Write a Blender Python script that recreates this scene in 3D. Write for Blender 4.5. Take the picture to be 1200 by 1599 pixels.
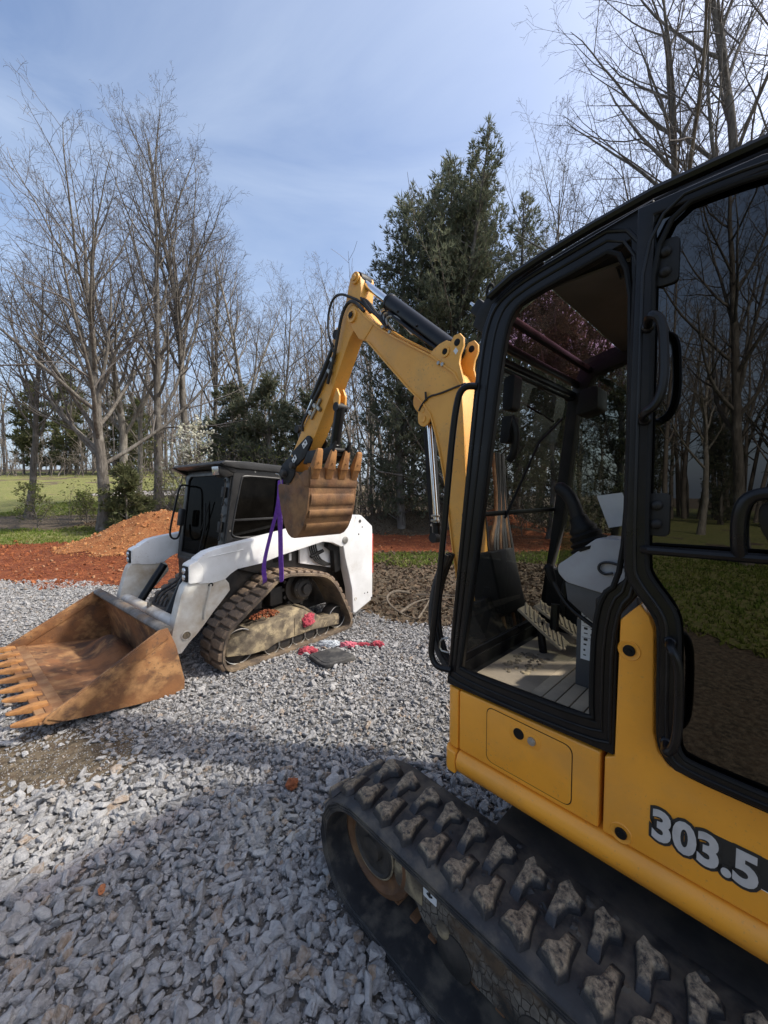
import bpy, bmesh, math, random
import numpy as np
from mathutils import Vector, Matrix, Euler, noise as mnoise

for o in list(bpy.data.objects):
    bpy.data.objects.remove(o, do_unlink=True)
SC = bpy.context.scene
COL = SC.collection
rad = math.radians

# ------------------------------------------------------------------ camera
EYE = 1.71
PITCH = math.atan(29.5 / 600.0)
cam_d = bpy.data.cameras.new("camera")
cam = bpy.data.objects.new("camera", cam_d)
COL.objects.link(cam)
cam.location = (0, 0, EYE)
cam.rotation_euler = (math.pi / 2 - PITCH, 0, 0)
cam_d.sensor_fit = 'HORIZONTAL'
cam_d.sensor_width = 36.0
cam_d.lens = 18.0
cam_d.clip_start = 0.05
cam_d.clip_end = 2000
SC.camera = cam

# ------------------------------------------------------------------ sky and sun
SUN_AZ, SUN_EL = rad(92.0), rad(48.0)          # azimuth clockwise from the view direction (+Y)
world = bpy.data.worlds.new("World")
SC.world = world
world.use_nodes = True
wn, wl = world.node_tree.nodes, world.node_tree.links
wn.clear()
w_out = wn.new("ShaderNodeOutputWorld")
w_bg = wn.new("ShaderNodeBackground")
w_sky = wn.new("ShaderNodeTexSky")
w_sky.sky_type = 'NISHITA'
w_sky.sun_disc = False
w_sky.sun_elevation = SUN_EL
w_sky.sun_rotation = SUN_AZ
w_sky.altitude = 200
w_sky.air_density = 1.0
w_sky.dust_density = 5.0
w_sky.ozone_density = 2.4
w_bg.inputs[1].default_value = 0.12
w_tc = wn.new("ShaderNodeTexCoord")
w_map = wn.new("ShaderNodeMapping")
w_map.inputs['Scale'].default_value = (1.0, 1.6, 4.5)
w_map.inputs['Rotation'].default_value = (0.1, 0.25, 0.5)
w_n = wn.new("ShaderNodeTexNoise")
w_n.inputs['Scale'].default_value = 1.5
w_n.inputs['Detail'].default_value = 7
w_n.inputs['Roughness'].default_value = 0.55
w_n.inputs['Distortion'].default_value = 0.6
w_r = wn.new("ShaderNodeMapRange")
w_r.inputs['From Min'].default_value = 0.40
w_r.inputs['From Max'].default_value = 0.80
w_r.inputs['To Min'].default_value = 0.0
w_r.inputs['To Max'].default_value = 0.36
w_mix = wn.new("ShaderNodeMix")
w_mix.data_type = 'RGBA'
w_mix.inputs[7].default_value = (3.3, 3.75, 4.4, 1)
wl.new(w_tc.outputs['Generated'], w_map.inputs[0])
wl.new(w_map.outputs[0], w_n.inputs['Vector'])
wl.new(w_n.outputs['Fac'], w_r.inputs['Value'])
wl.new(w_r.outputs[0], w_mix.inputs[0])
wl.new(w_sky.outputs[0], w_mix.inputs[6])
w_sep = wn.new("ShaderNodeSeparateXYZ")
wl.new(w_tc.outputs['Generated'], w_sep.inputs[0])
w_h = wn.new("ShaderNodeMapRange")
w_h.interpolation_type = 'SMOOTHSTEP'
w_h.inputs['From Min'].default_value = 0.75
w_h.inputs['From Max'].default_value = 0.0
w_h.inputs['To Min'].default_value = 0.0
w_h.inputs['To Max'].default_value = 0.42
wl.new(w_sep.outputs['Z'], w_h.inputs['Value'])
w_haze = wn.new("ShaderNodeMix")
w_haze.data_type = 'RGBA'
w_haze.inputs[7].default_value = (2.7, 3.25, 4.1, 1)
wl.new(w_h.outputs[0], w_haze.inputs[0])
wl.new(w_mix.outputs[2], w_haze.inputs[6])
wl.new(w_haze.outputs[2], w_bg.inputs[0])
wl.new(w_bg.outputs[0], w_out.inputs[0])

sun_d = bpy.data.lights.new("sun", 'SUN')
sun_d.energy = 2.2
sun_d.angle = rad(2.2)
sun_d.color = (1.0, 0.95, 0.87)
sun = bpy.data.objects.new("sun", sun_d)
COL.objects.link(sun)
SUNV = Vector((math.sin(SUN_AZ) * math.cos(SUN_EL), math.cos(SUN_AZ) * math.cos(SUN_EL), math.sin(SUN_EL)))
sun.rotation_euler = SUNV.to_track_quat('Z', 'Y').to_euler()
sun.location = SUNV * 40

SC.view_settings.view_transform = 'Standard'
SC.view_settings.look = 'None'
SC.view_settings.gamma = 1.0
SC.view_settings.exposure = 1.14
SC.view_settings.use_curve_mapping = False
SC.render.engine = 'CYCLES'
SC.cycles.max_bounces = 7
SC.cycles.transparent_max_bounces = 12
SC.cycles.use_denoising = True
SC.cycles.denoising_prefilter = 'ACCURATE'

# ------------------------------------------------------------------ helpers
def V(*a):
    return Vector(a)

def tag(o, label, cat, group=None):
    o["label"] = label
    o["category"] = cat
    if group:
        o["group"] = group
    return o

def empty(name, loc, rz=0.0):
    o = bpy.data.objects.new(name, None)
    COL.objects.link(o)
    o.location = loc
    o.rotation_euler = (0, 0, rz)
    o.empty_display_size = 0.1
    return o

def rounded(poly, r, n=4):
    """round the corners of a 2-D polygon"""
    out = []
    m = len(poly)
    for i in range(m):
        p0, p1, p2 = Vector(poly[i - 1]), Vector(poly[i]), Vector(poly[(i + 1) % m])
        a, b = p0 - p1, p2 - p1
        rr = min(r, a.length * .45, b.length * .45)
        a = p1 + a.normalized() * rr
        b = p1 + b.normalized() * rr
        for k in range(n + 1):
            t = k / n
            out.append(tuple(a * (1 - t) ** 2 + p1 * 2 * t * (1 - t) + b * t * t))
    return out

def smooth_path(pts, it=2, closed=False):
    pts = [Vector(p) for p in pts]
    for _ in range(it):
        q = []
        m = len(pts)
        rng = range(m) if closed else range(m - 1)
        if not closed:
            q.append(pts[0])
        for i in rng:
            a, b = pts[i], pts[(i + 1) % m]
            q.append(a * .75 + b * .25)
            q.append(a * .25 + b * .75)
        if not closed:
            q.append(pts[-1])
        pts = q
    return pts

class MB:
    def __init__(self):
        self.v = []
        self.f = []

    def add(self, verts, faces):
        o = len(self.v)
        self.v.extend([tuple(p) for p in verts])
        self.f.extend([tuple(i + o for i in f) for f in faces])
        return self

    def box(self, c, s, rot=None):
        c = Vector(c)
        hs = [x / 2 for x in s]
        R = Euler(rot).to_matrix() if rot is not None else Matrix.Identity(3)
        vs = [c + R @ Vector((sx * hs[0], sy * hs[1], sz * hs[2])) for sx in (-1, 1) for sy in (-1, 1) for sz in (-1, 1)]
        return self.add(vs, [(0, 1, 3, 2), (4, 6, 7, 5), (0, 4, 5, 1), (2, 3, 7, 6), (0, 2, 6, 4), (1, 5, 7, 3)])

    def prism(self, poly, y0, y1):
        m = len(poly)
        vs = [(p[0], y0, p[1]) for p in poly] + [(p[0], y1, p[1]) for p in poly]
        fs = [tuple(range(m)), tuple(range(2 * m - 1, m - 1, -1))]
        fs += [(i, i + m, (i + 1) % m + m, (i + 1) % m) for i in range(m)]
        return self.add(vs, fs)

    def prism_z(self, poly, z0, z1):
        m = len(poly)
        vs = [(p[0], p[1], z0) for p in poly] + [(p[0], p[1], z1) for p in poly]
        fs = [tuple(range(m)), tuple(range(2 * m - 1, m - 1, -1))]
        fs += [(i, i + m, (i + 1) % m + m, (i + 1) % m) for i in range(m)]
        return self.add(vs, fs)

    def ring(self, outer, inner, y0, y1):
        m = len(outer)
        vs = []
        for poly in (outer, inner):
            for y in (y0, y1):
                vs += [(p[0], y, p[1]) for p in poly]
        fs = []
        for i in range(m):
            j = (i + 1) % m
            a, b, c, d = 0, m, 2 * m, 3 * m
            fs += [(a + i, a + j, c + j, c + i), (b + j, b + i, d + i, d + j), (a + j, a + i, b + i, b + j), (c + i, c + j, d + j, d + i)]
        return self.add(vs, fs)

    def loft(self, secs, closed=False, caps=True):
        n = len(secs[0])
        vs = [p for s in secs for p in s]
        fs = []
        k = len(secs)
        for i in range(k if closed else k - 1):
            a, b = i * n, ((i + 1) % k) * n
            for j in range(n):
                fs.append((a + j, a + (j + 1) % n, b + (j + 1) % n, b + j))
        if caps and not closed:
            fs.append(tuple(range(n - 1, -1, -1)))
            fs.append(tuple(range((k - 1) * n, k * n)))
        return self.add(vs, fs)

    def tube(self, pts, r, n=8, closed=False, flat=None):
        pts = [Vector(p) for p in pts]
        m = len(pts)
        secs = []
        nrm = None
        for i, p in enumerate(pts):
            if closed:
                t = (pts[(i + 1) % m] - pts[i - 1])
            else:
                t = pts[min(i + 1, m - 1)] - pts[max(i - 1, 0)]
            if t.length < 1e-9:
                t = Vector((0, 0, 1))
            t.normalize()
            if nrm is None:
                ref = Vector((0, 0, 1)) if abs(t.z) < .9 else Vector((1, 0, 0))
                nrm = t.cross(ref).normalized()
            nrm = (nrm - t * nrm.dot(t))
            if nrm.length < 1e-6:
                nrm = t.orthogonal()
            nrm.normalize()
            b = t.cross(nrm)
            rr = r(i / (m - 1)) if callable(r) else (r[i] if isinstance(r, (list, tuple)) else r)
            fl = flat if flat else 1.0
            secs.append([p + nrm * math.cos(2 * math.pi * k / n) * rr + b * math.sin(2 * math.pi * k / n) * rr * fl for k in range(n)])
        return self.loft(secs, closed=closed)

    def band(self, pts, w, t, wdir):
        """flat strip of width w (along wdir) and thickness t swept along pts"""
        pts = [Vector(p) for p in pts]
        wdir = Vector(wdir).normalized()
        secs = []
        for i, p in enumerate(pts):
            d = (pts[min(i + 1, len(pts) - 1)] - pts[max(i - 1, 0)]).normalized()
            nn = d.cross(wdir).normalized()
            ww = wdir
            secs.append([p - ww * w / 2 - nn * t / 2, p + ww * w / 2 - nn * t / 2, p + ww * w / 2 + nn * t / 2, p - ww * w / 2 + nn * t / 2])
        return self.loft(secs)

    def lathe(self, prof, c, axis='y', n=24, sq=1.0):
        """prof: list of (radius, offset along the axis)"""
        secs = []
        c = Vector(c)
        for r, h in prof:
            s = []
            for k in range(n):
                a = 2 * math.pi * k / n
                x, y = math.cos(a) * r, math.sin(a) * r
                if axis == 'y':
                    s.append(c + Vector((x, h, y)))
                elif axis == 'z':
                    s.append(c + Vector((x, y, h)))
                else:
                    s.append(c + Vector((h, x, y)))
            secs.append(s)
        return self.loft(secs)

    def xform(self, M, start=0):
        self.v[start:] = [tuple(M @ Vector(p)) for p in self.v[start:]]
        return self

    def mesh(self, name, mats, bevel=0.0, seg=2, ang=35, smooth=True, jitter=0.0):
        bm = bmesh.new()
        vs = [bm.verts.new(p) for p in self.v]
        for f in self.f:
            try:
                bm.faces.new([vs[i] for i in f])
            except ValueError:
                pass
        bmesh.ops.recalc_face_normals(bm, faces=bm.faces[:])
        if bevel > 0:
            bm.normal_update()
            es = [e for e in bm.edges if len(e.link_faces) == 2 and e.calc_face_angle(0) > rad(28)]
            if es:
                bmesh.ops.bevel(bm, geom=es, offset=bevel, segments=seg, profile=.6, affect='EDGES', clamp_overlap=True)
        me = bpy.data.meshes.new(name)
        bm.to_mesh(me)
        bm.free()
        if smooth:
            me.shade_smooth()
            me.set_sharp_from_angle(angle=rad(ang))
        for m in (mats if isinstance(mats, (list, tuple)) else [mats]):
            me.materials.append(m)
        return me

    def build(self, name, mat, parent=None, bevel=0.0, **kw):
        me = self.mesh(name, mat, bevel, **kw)
        o = bpy.data.objects.new(name, me)
        COL.objects.link(o)
        if parent is not None:
            o.parent = parent
        return o

def obj_from(name, me, parent=None, loc=None, rot=None, scale=None):
    o = bpy.data.objects.new(name, me)
    COL.objects.link(o)
    if parent is not None:
        o.parent = parent
    if loc is not None:
        o.location = loc
    if rot is not None:
        o.rotation_euler = rot
    if scale is not None:
        o.scale = scale
    return o

def np_mesh(name, verts, faces, mat, smooth=False):
    """verts (n,3) float array, faces (m,k) int array, k = 3 or 4"""
    verts = np.asarray(verts, np.float32)
    faces = np.asarray(faces, np.int32)
    me = bpy.data.meshes.new(name)
    k = faces.shape[1]
    me.vertices.add(len(verts))
    me.vertices.foreach_set("co", verts.ravel())
    me.loops.add(faces.size)
    me.loops.foreach_set("vertex_index", faces.ravel())
    me.polygons.add(len(faces))
    me.polygons.foreach_set("loop_start", np.arange(0, faces.size, k, dtype=np.int32))
    me.polygons.foreach_set("loop_total", np.full(len(faces), k, np.int32))
    if smooth:
        me.polygons.foreach_set("use_smooth", np.ones(len(faces), bool))
    me.update(calc_edges=True)
    me.validate()
    me.materials.append(mat)
    return me

# ------------------------------------------------------------------ materials
def mat_base(name):
    m = bpy.data.materials.new(name)
    m.use_nodes = True
    nt = m.node_tree
    return m, nt, nt.nodes, nt.links, nt.nodes["Principled BSDF"]

def c4(c):
    return (c[0], c[1], c[2], 1.0)

def n_noise(nt, vec, scale, detail=5, rough=.55, dist=0.0):
    n = nt.nodes.new("ShaderNodeTexNoise")
    n.inputs['Scale'].default_value = scale
    n.inputs['Detail'].default_value = detail
    n.inputs['Roughness'].default_value = rough
    n.inputs['Distortion'].default_value = dist
    nt.links.new(vec, n.inputs['Vector'])
    return n.outputs['Fac']

def n_range(nt, val, a, b, c=0.0, d=1.0):
    n = nt.nodes.new("ShaderNodeMapRange")
    n.inputs['From Min'].default_value = a
    n.inputs['From Max'].default_value = b
    n.inputs['To Min'].default_value = c
    n.inputs['To Max'].default_value = d
    nt.links.new(val, n.inputs['Value'])
    return n.outputs[0]

def n_mix(nt, fac, a, b):
    n = nt.nodes.new("ShaderNodeMix")
    n.data_type = 'RGBA'
    if isinstance(fac, (int, float)):
        n.inputs[0].default_value = fac
    else:
        nt.links.new(fac, n.inputs[0])
    for s, x in ((6, a), (7, b)):
        if isinstance(x, (tuple, list)):
            n.inputs[s].default_value = c4(x)
        else:
            nt.links.new(x, n.inputs[s])
    return n.outputs[2]

def n_math(nt, op, a, b=None):
    n = nt.nodes.new("ShaderNodeMath")
    n.operation = op
    for i, x in enumerate((a, b)):
        if x is None:
            continue
        if isinstance(x, (int, float)):
            n.inputs[i].default_value = x
        else:
            nt.links.new(x, n.inputs[i])
    return n.outputs[0]

def n_vec(nt, rnd=False, coord='Object'):
    tc = nt.nodes.new("ShaderNodeTexCoord")
    if not rnd:
        return tc.outputs[coord]
    oi = nt.nodes.new("ShaderNodeObjectInfo")
    m = n_math(nt, 'MULTIPLY', oi.outputs['Random'], 57.0)
    va = nt.nodes.new("ShaderNodeVectorMath")
    va.operation = 'ADD'
    nt.links.new(tc.outputs[coord], va.inputs[0])
    nt.links.new(m, va.inputs[1])
    return va.outputs[0]

def n_bump(nt, h, strength, dist=0.01, prev=None):
    b = nt.nodes.new("ShaderNodeBump")
    b.inputs['Strength'].default_value = strength
    b.inputs['Distance'].default_value = dist
    nt.links.new(h, b.inputs['Height'])
    if prev is not None:
        nt.links.new(prev, b.inputs['Normal'])
    return b.outputs[0]

def M(name, c1, c2=None, scale=6, lo=.4, hi=.62, rough=.5, rough2=None, metal=0.0, bump=0.0, bscale=60, bdist=.004,
      dirt=None, dscale=4, dlo=.5, dhi=.7, damt=.8, drough=.9, rnd=False, var=0.0, spec=.5, coat=0.0, detail=6, speck=None, dstretch=None):
    m, nt, nd, lk, bs = mat_base(name)
    vec = n_vec(nt, rnd)
    if c2 is not None:
        col = n_mix(nt, n_range(nt, n_noise(nt, vec, scale, detail), lo, hi), c1, c2)
    else:
        col = None
    r1 = n_range(nt, n_noise(nt, vec, scale * 2.3, 4), .3, .7, rough, rough2 if rough2 is not None else min(1, rough + .12))
    if dirt is not None:
        dvec = vec
        if dstretch is not None:
            dm = nd.new("ShaderNodeMapping")
            dm.inputs['Scale'].default_value = dstretch
            lk.new(vec, dm.inputs[0])
            dvec = dm.outputs[0]
        df = n_range(nt, n_noise(nt, dvec, dscale, 8, .62), dlo, dhi, 0.0, damt)
        col = n_mix(nt, df, col if col is not None else c1, dirt)
        mr = nd.new("ShaderNodeMix")
        lk.new(df, mr.inputs[0])
        lk.new(r1, mr.inputs[2])
        mr.inputs[3].default_value = drough
        r1 = mr.outputs[0]
    if speck is not None:
        sc_, slo, shi, sam, sco = speck
        big_ = n_range(nt, n_noise(nt, vec, sc_ * .06, 4), .40, .62)
        sf = n_math(nt, 'MULTIPLY', n_range(nt, n_noise(nt, vec, sc_, 3, .5), slo, shi, 0.0, sam), big_)
        col = n_mix(nt, sf, col if col is not None else c1, sco)
    if col is None:
        rgb = nd.new("ShaderNodeRGB")
        rgb.outputs[0].default_value = c4(c1)
        col = rgb.outputs[0]
    if var > 0:
        oi = nd.new("ShaderNodeObjectInfo")
        hsv = nd.new("ShaderNodeHueSaturation")
        lk.new(n_range(nt, oi.outputs['Random'], 0, 1, 1 - var, 1 + var), hsv.inputs['Value'])
        lk.new(col, hsv.inputs['Color'])
        col = hsv.outputs[0]
    lk.new(col, bs.inputs['Base Color'])
    lk.new(r1, bs.inputs['Roughness'])
    bs.inputs['Metallic'].default_value = metal
    bs.inputs['Specular IOR Level'].default_value = spec
    if coat:
        bs.inputs['Coat Weight'].default_value = coat
        bs.inputs['Coat Roughness'].default_value = .15
    if bump > 0:
        lk.new(n_bump(nt, n_noise(nt, vec, bscale, 5), bump, bdist), bs.inputs['Normal'])
    return m

def glass_mat(name, tint, refl=.08, rough=.0, dust=.0, rmax=1.0):
    """thin pane: tinted see-through plus a mirror part"""
    m = bpy.data.materials.new(name)
    m.use_nodes = True
    nt = m.node_tree
    nt.nodes.clear()
    out = nt.nodes.new("ShaderNodeOutputMaterial")
    tr = nt.nodes.new("ShaderNodeBsdfTransparent")
    tr.inputs[0].default_value = c4(tint)
    gl = nt.nodes.new("ShaderNodeBsdfGlossy")
    gl.inputs['Roughness'].default_value = rough
    gl.inputs['Color'].default_value = (1, 1, 1, 1)
    lw = nt.nodes.new("ShaderNodeLayerWeight")
    lw.inputs['Blend'].default_value = .5
    add = n_range(nt, n_math(nt, 'POWER', lw.outputs['Facing'], 4.0), 0.0, 1.0, refl, rmax)
    mx = nt.nodes.new("ShaderNodeMixShader")
    nt.links.new(add, mx.inputs[0])
    nt.links.new(tr.outputs[0], mx.inputs[1])
    nt.links.new(gl.outputs[0], mx.inputs[2])
    last = mx.outputs[0]
    if dust > 0:
        df = nt.nodes.new("ShaderNodeBsdfDiffuse")
        df.inputs[0].default_value = (.35, .32, .27, 1)
        vec = n_vec(nt)
        f = n_range(nt, n_noise(nt, vec, 7, 8, .65), .42, .75, dust * .25, dust)
        m2 = nt.nodes.new("ShaderNodeMixShader")
        nt.links.new(f, m2.inputs[0])
        nt.links.new(last, m2.inputs[1])
        nt.links.new(df.outputs[0], m2.inputs[2])
        last = m2.outputs[0]
    nt.links.new(last, out.inputs[0])
    return m

YEL = (.88, .365, .030)
M_yel = M("machine_yellow_paint", YEL, (.77, .315, .026), scale=3, rough=.38, rough2=.5, bump=.04, bscale=220, bdist=.001,
          dirt=(.34, .22, .10), dscale=3.2, dlo=.52, dhi=.80, damt=.40, drough=.75, speck=(120, .62, .70, .40, (.26, .18, .10)), coat=.25)
M_boomyel = M("boom_yellow_paint", (.74, .365, .060), (.66, .315, .05), scale=3, rough=.42, rough2=.55, bump=.05, bscale=180, bdist=.001,
              dirt=(.40, .27, .12), dscale=5, dlo=.5, dhi=.8, damt=.5, drough=.8, speck=(70, .60, .70, .5, (.20, .13, .07)))
M_blk = M("black_frame_paint", (.005, .005, .006), (.008, .008, .009), scale=5, rough=.26, rough2=.40, dirt=(.06, .054, .045), dscale=6, dlo=.55, dhi=.85, damt=.25, drough=.7, spec=.28)
M_blk2 = M("black_satin_plastic", (.007, .007, .0075), (.012, .0115, .011), spec=.3, scale=7, rough=.5, rough2=.65, dirt=(.10, .085, .065), dscale=5, dlo=.52, dhi=.8, damt=.35)
M_seal = M("rubber_seal", (.005, .005, .005), rough=.55, rough2=.7, spec=.25)
M_steel = M("dark_cast_steel", (.03, .028, .026), (.06, .052, .044), scale=9, rough=.5, rough2=.7, metal=.2, bump=.2, bscale=80, dirt=(.12, .09, .06), dscale=5, damt=.5)
M_chrome = M("chrome_rod", (.72, .73, .75), rough=.08, rough2=.16, metal=1.0)
M_zinc = M("zinc_fitting", (.42, .41, .38), (.30, .28, .24), rough=.35, rough2=.5, metal=.9)
M_hose = M("hydraulic_hose", (.012, .012, .012), (.03, .028, .025), scale=14, rough=.5, rough2=.7)
M_white = M("white_loader_paint", (.80, .80, .785), (.73, .725, .70), scale=4, rough=.36, rough2=.5, bump=.03, bscale=150, bdist=.001,
            dirt=(.36, .29, .20), dscale=3.0, dlo=.52, dhi=.82, damt=.45, drough=.85, speck=(60, .62, .70, .45, (.25, .17, .10)))
M_whitedirty = M("muddy_white_paint", (.66, .64, .58), (.58, .54, .46), scale=5, rough=.45, rough2=.65, bump=.06, bscale=90,
                 dirt=(.34, .24, .13), dscale=3.6, dlo=.42, dhi=.68, damt=.75, drough=.9)
M_cabgrey = M("charcoal_cab_paint", (.010, .010, .0105), (.016, .0155, .015), scale=5, rough=.34, rough2=.5, dirt=(.16, .14, .11), dscale=4, dlo=.52, dhi=.85, damt=.28)
M_rust = M("rusty_muddy_steel", (.23, .10, .036), (.085, .042, .022), scale=4, lo=.36, hi=.66, rough=.75, rough2=.9, bump=.35, bscale=45, bdist=.006,
           dirt=(.39, .21, .085), dscale=6, dlo=.48, dhi=.64, damt=.8, dstretch=(1.0, 1.2, 1.2), speck=(45, .58, .66, .7, (.07, .045, .03)), detail=9)
M_rustdark = M("worn_bucket_steel", (.20, .095, .042), (.085, .05, .03), scale=7, lo=.36, hi=.66, rough=.6, rough2=.85, metal=.15, bump=.4, bscale=55, bdist=.006,
               dirt=(.33, .18, .075), dscale=6, dlo=.44, dhi=.66, damt=.75, detail=9)
M_tooth = M("worn_tooth_steel", (.42, .20, .065), (.26, .12, .045), scale=16, rough=.55, rough2=.8, metal=.2, bump=.3, bscale=70, rnd=True)
M_mudgrey = M("dry_mud_steel", (.20, .16, .105), (.085, .066, .046), scale=8, lo=.38, hi=.60, rough=.85, rough2=.95, bump=.4, bscale=60,
              dirt=(.40, .32, .19), dscale=10, dlo=.48, dhi=.62, damt=.75, speck=(70, .58, .66, .7, (.06, .045, .03)), detail=9)
M_clay = M("red_clay_soil", (.27, .085, .030), (.18, .048, .018), scale=2.2, lo=.38, hi=.62, rough=.95, bump=.8, bscale=16, bdist=.03,
           dirt=(.36, .15, .055), dscale=5, dlo=.5, dhi=.7, damt=.7, detail=9)
M_matfloor = M("dirty_floor_mat", (.26, .215, .155), (.14, .118, .09), scale=9, rough=.8, rough2=.95, bump=.25, bscale=90,
               dirt=(.46, .37, .25), dscale=4.5, dlo=.40, dhi=.65, damt=.85, rnd=True)
M_grey = M("light_grey_console", (.36, .37, .38), (.31, .31, .32), scale=8, rough=.5, rough2=.6, bump=.08, bscale=300, bdist=.001)
M_dgrey = M("dark_grey_console", (.075, .076, .078), (.06, .06, .06), scale=8, rough=.55, rough2=.65)
M_paper = M("white_label_stock", (.74, .75, .74), (.66, .67, .66), scale=12, rough=.5)
M_ink = M("black_print", (.02, .02, .02), rough=.5)
M_silver = M("silver_decal", (.62, .63, .64), (.50, .51, .52), scale=18, lo=.35, hi=.65, rough=.35, metal=.35)
M_red = M("red_decal", (.30, .015, .02), (.10, .008, .01), scale=60, lo=.45, hi=.55, rough=.4)
M_redlens = M("red_reflector", (.52, .05, .02), rough=.25)
M_glass_door = glass_mat("dark_door_glass", (.02, .022, .022), refl=.075, dust=.008)
M_glass_front = glass_mat("windshield_glass", (.45, .46, .45), refl=.04, dust=.018, rmax=.5)
M_glass_roof = glass_mat("rose_tinted_roof_glass", (.60, .30, .35), refl=.05, dust=.06)
M_glass_side = glass_mat("side_window_glass", (.40, .42, .40), refl=.04, dust=.02, rmax=.5)
M_glass_loader = glass_mat("dusty_black_cab_glass", (.02, .021, .02), refl=.009, rough=.06, dust=.016, rmax=.06)
M_lens = M("lamp_lens", (.55, .57, .60), (.35, .36, .38), scale=40, rough=.08, rough2=.15, metal=.7)
M_mirror = M("mirror_face", (.6, .62, .64), rough=.04, rough2=.06, metal=1.0)

# rubber with dried mud worn on the raised tops (position within the lug itself)
def rubber_lug(name, base, mud, z0, z1, amt):
    m, nt, nd, lk, bs = mat_base(name)
    tc = nd.new("ShaderNodeTexCoord")
    vec = n_vec(nt, True)
    sep = nd.new("ShaderNodeSeparateXYZ")
    lk.new(tc.outputs['Object'], sep.inputs[0])
    zf = n_range(nt, sep.outputs['Z'], z0, z1)
    nf = n_range(nt, n_noise(nt, vec, 48, 9, .72), .38, .56)
    ff = n_math(nt, 'MULTIPLY', n_math(nt, 'MULTIPLY', zf, nf), amt)
    nf2 = n_range(nt, n_noise(nt, vec, 60, 6, .6), .3, .7)
    mudc = n_mix(nt, nf2, mud, tuple(x * .5 for x in mud))
    lk.new(n_mix(nt, ff, base, mudc), bs.inputs['Base Color'])
    lk.new(n_range(nt, ff, 0, 1, .48, .95), bs.inputs['Roughness'])
    lk.new(n_bump(nt, n_noise(nt, vec, 70, 7, .65), .6, .006), bs.inputs['Normal'])
    return m
M_lug = rubber_lug("muddy_rubber_lug", (.022, .022, .024), (.40, .315, .21), .020, .034, .95)
M_luglo = rubber_lug("brown_muddy_rubber_lug", (.11, .076, .052), (.31, .215, .135), .004, .026, .9)
M_belt = M("track_rubber", (.020, .020, .021), (.040, .038, .037), scale=9, rough=.5, rough2=.75, bump=.3, bscale=50, bdist=.004,
           dirt=(.15, .125, .09), dscale=9, dlo=.46, dhi=.66, damt=.65, detail=9)
M_beltlo = M("dry_muddy_track_rubber", (.12, .087, .06), (.07, .053, .039), scale=9, rough=.8, rough2=.95, bump=.4, bscale=50,
             dirt=(.26, .19, .115), dscale=6, dlo=.44, dhi=.68, damt=.8)

def crack_mat(name):
    m, nt, nd, lk, bs = mat_base(name)
    tc = nd.new("ShaderNodeTexCoord")
    mp = nd.new("ShaderNodeMapping")
    mp.inputs['Scale'].default_value = (1.5, 1, 1)
    lk.new(tc.outputs['Object'], mp.inputs[0])
    nz = nd.new("ShaderNodeTexNoise")
    nz.inputs['Scale'].default_value = 9
    lk.new(mp.outputs[0], nz.inputs['Vector'])
    va = nd.new("ShaderNodeMix")
    va.data_type = 'VECTOR'
    va.inputs[0].default_value = .06
    lk.new(mp.outputs[0], va.inputs[4])
    lk.new(nz.outputs['Color'], va.inputs[5])
    vo = nd.new("ShaderNodeTexVoronoi")
    vo.feature = 'DISTANCE_TO_EDGE'
    vo.inputs['Scale'].default_value = 30
    vo.inputs['Randomness'].default_value = .72
    mp.inputs['Rotation'].default_value = (0, .12, 0)
    lk.new(va.outputs[1], vo.inputs['Vector'])
    crack = n_range(nt, vo.outputs['Distance'], .015, .07)
    patch = n_range(nt, n_noise(nt, tc.outputs['Object'], 6, 7, .6), .38, .50)
    f = n_math(nt, 'MULTIPLY', crack, patch)
    tone = n_mix(nt, n_range(nt, n_noise(nt, tc.outputs['Object'], 30, 5), .3, .7), (.20, .178, .145), (.11, .093, .075))
    brown = n_mix(nt, n_range(nt, n_noise(nt, tc.outputs['Object'], 11, 7), .45, .62), (.022, .02, .018), (.10, .066, .038))
    lk.new(n_mix(nt, f, brown, tone), bs.inputs['Base Color'])
    bs.inputs['Roughness'].default_value = .9
    lk.new(n_bump(nt, f, .8, .008), bs.inputs['Normal'])
    return m
M_crack = crack_mat("cracked_dry_mud")

# ================================================================== the ground
def sstep(a, b, x):
    t = np.clip((np.asarray(x, float) - a) / (b - a), 0, 1)
    return t * t * (3 - 2 * t)

_rs = np.random.RandomState(5)
_perm = _rs.randint(0, 1 << 16, size=(64, 64)) / 65536.0
def vnoise(x, y, s=1.0, seed=0):
    """cheap tiled value noise, 0..1"""
    x = np.asarray(x, float) * s + seed * 7.31
    y = np.asarray(y, float) * s + seed * 3.77
    xi, yi = np.floor(x).astype(int), np.floor(y).astype(int)
    fx, fy = x - xi, y - yi
    fx, fy = fx * fx * (3 - 2 * fx), fy * fy * (3 - 2 * fy)
    g = lambda i, j: _perm[i % 64, j % 64]
    return (g(xi, yi) * (1 - fx) + g(xi + 1, yi) * fx) * (1 - fy) + (g(xi, yi + 1) * (1 - fx) + g(xi + 1, yi + 1) * fx) * fy
def fbm(x, y, s=1.0, seed=0):
    return vnoise(x, y, s, seed) * .55 + vnoise(x, y, s * 2.1, seed + 1) * .28 + vnoise(x, y, s * 4.3, seed + 2) * .17

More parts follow.
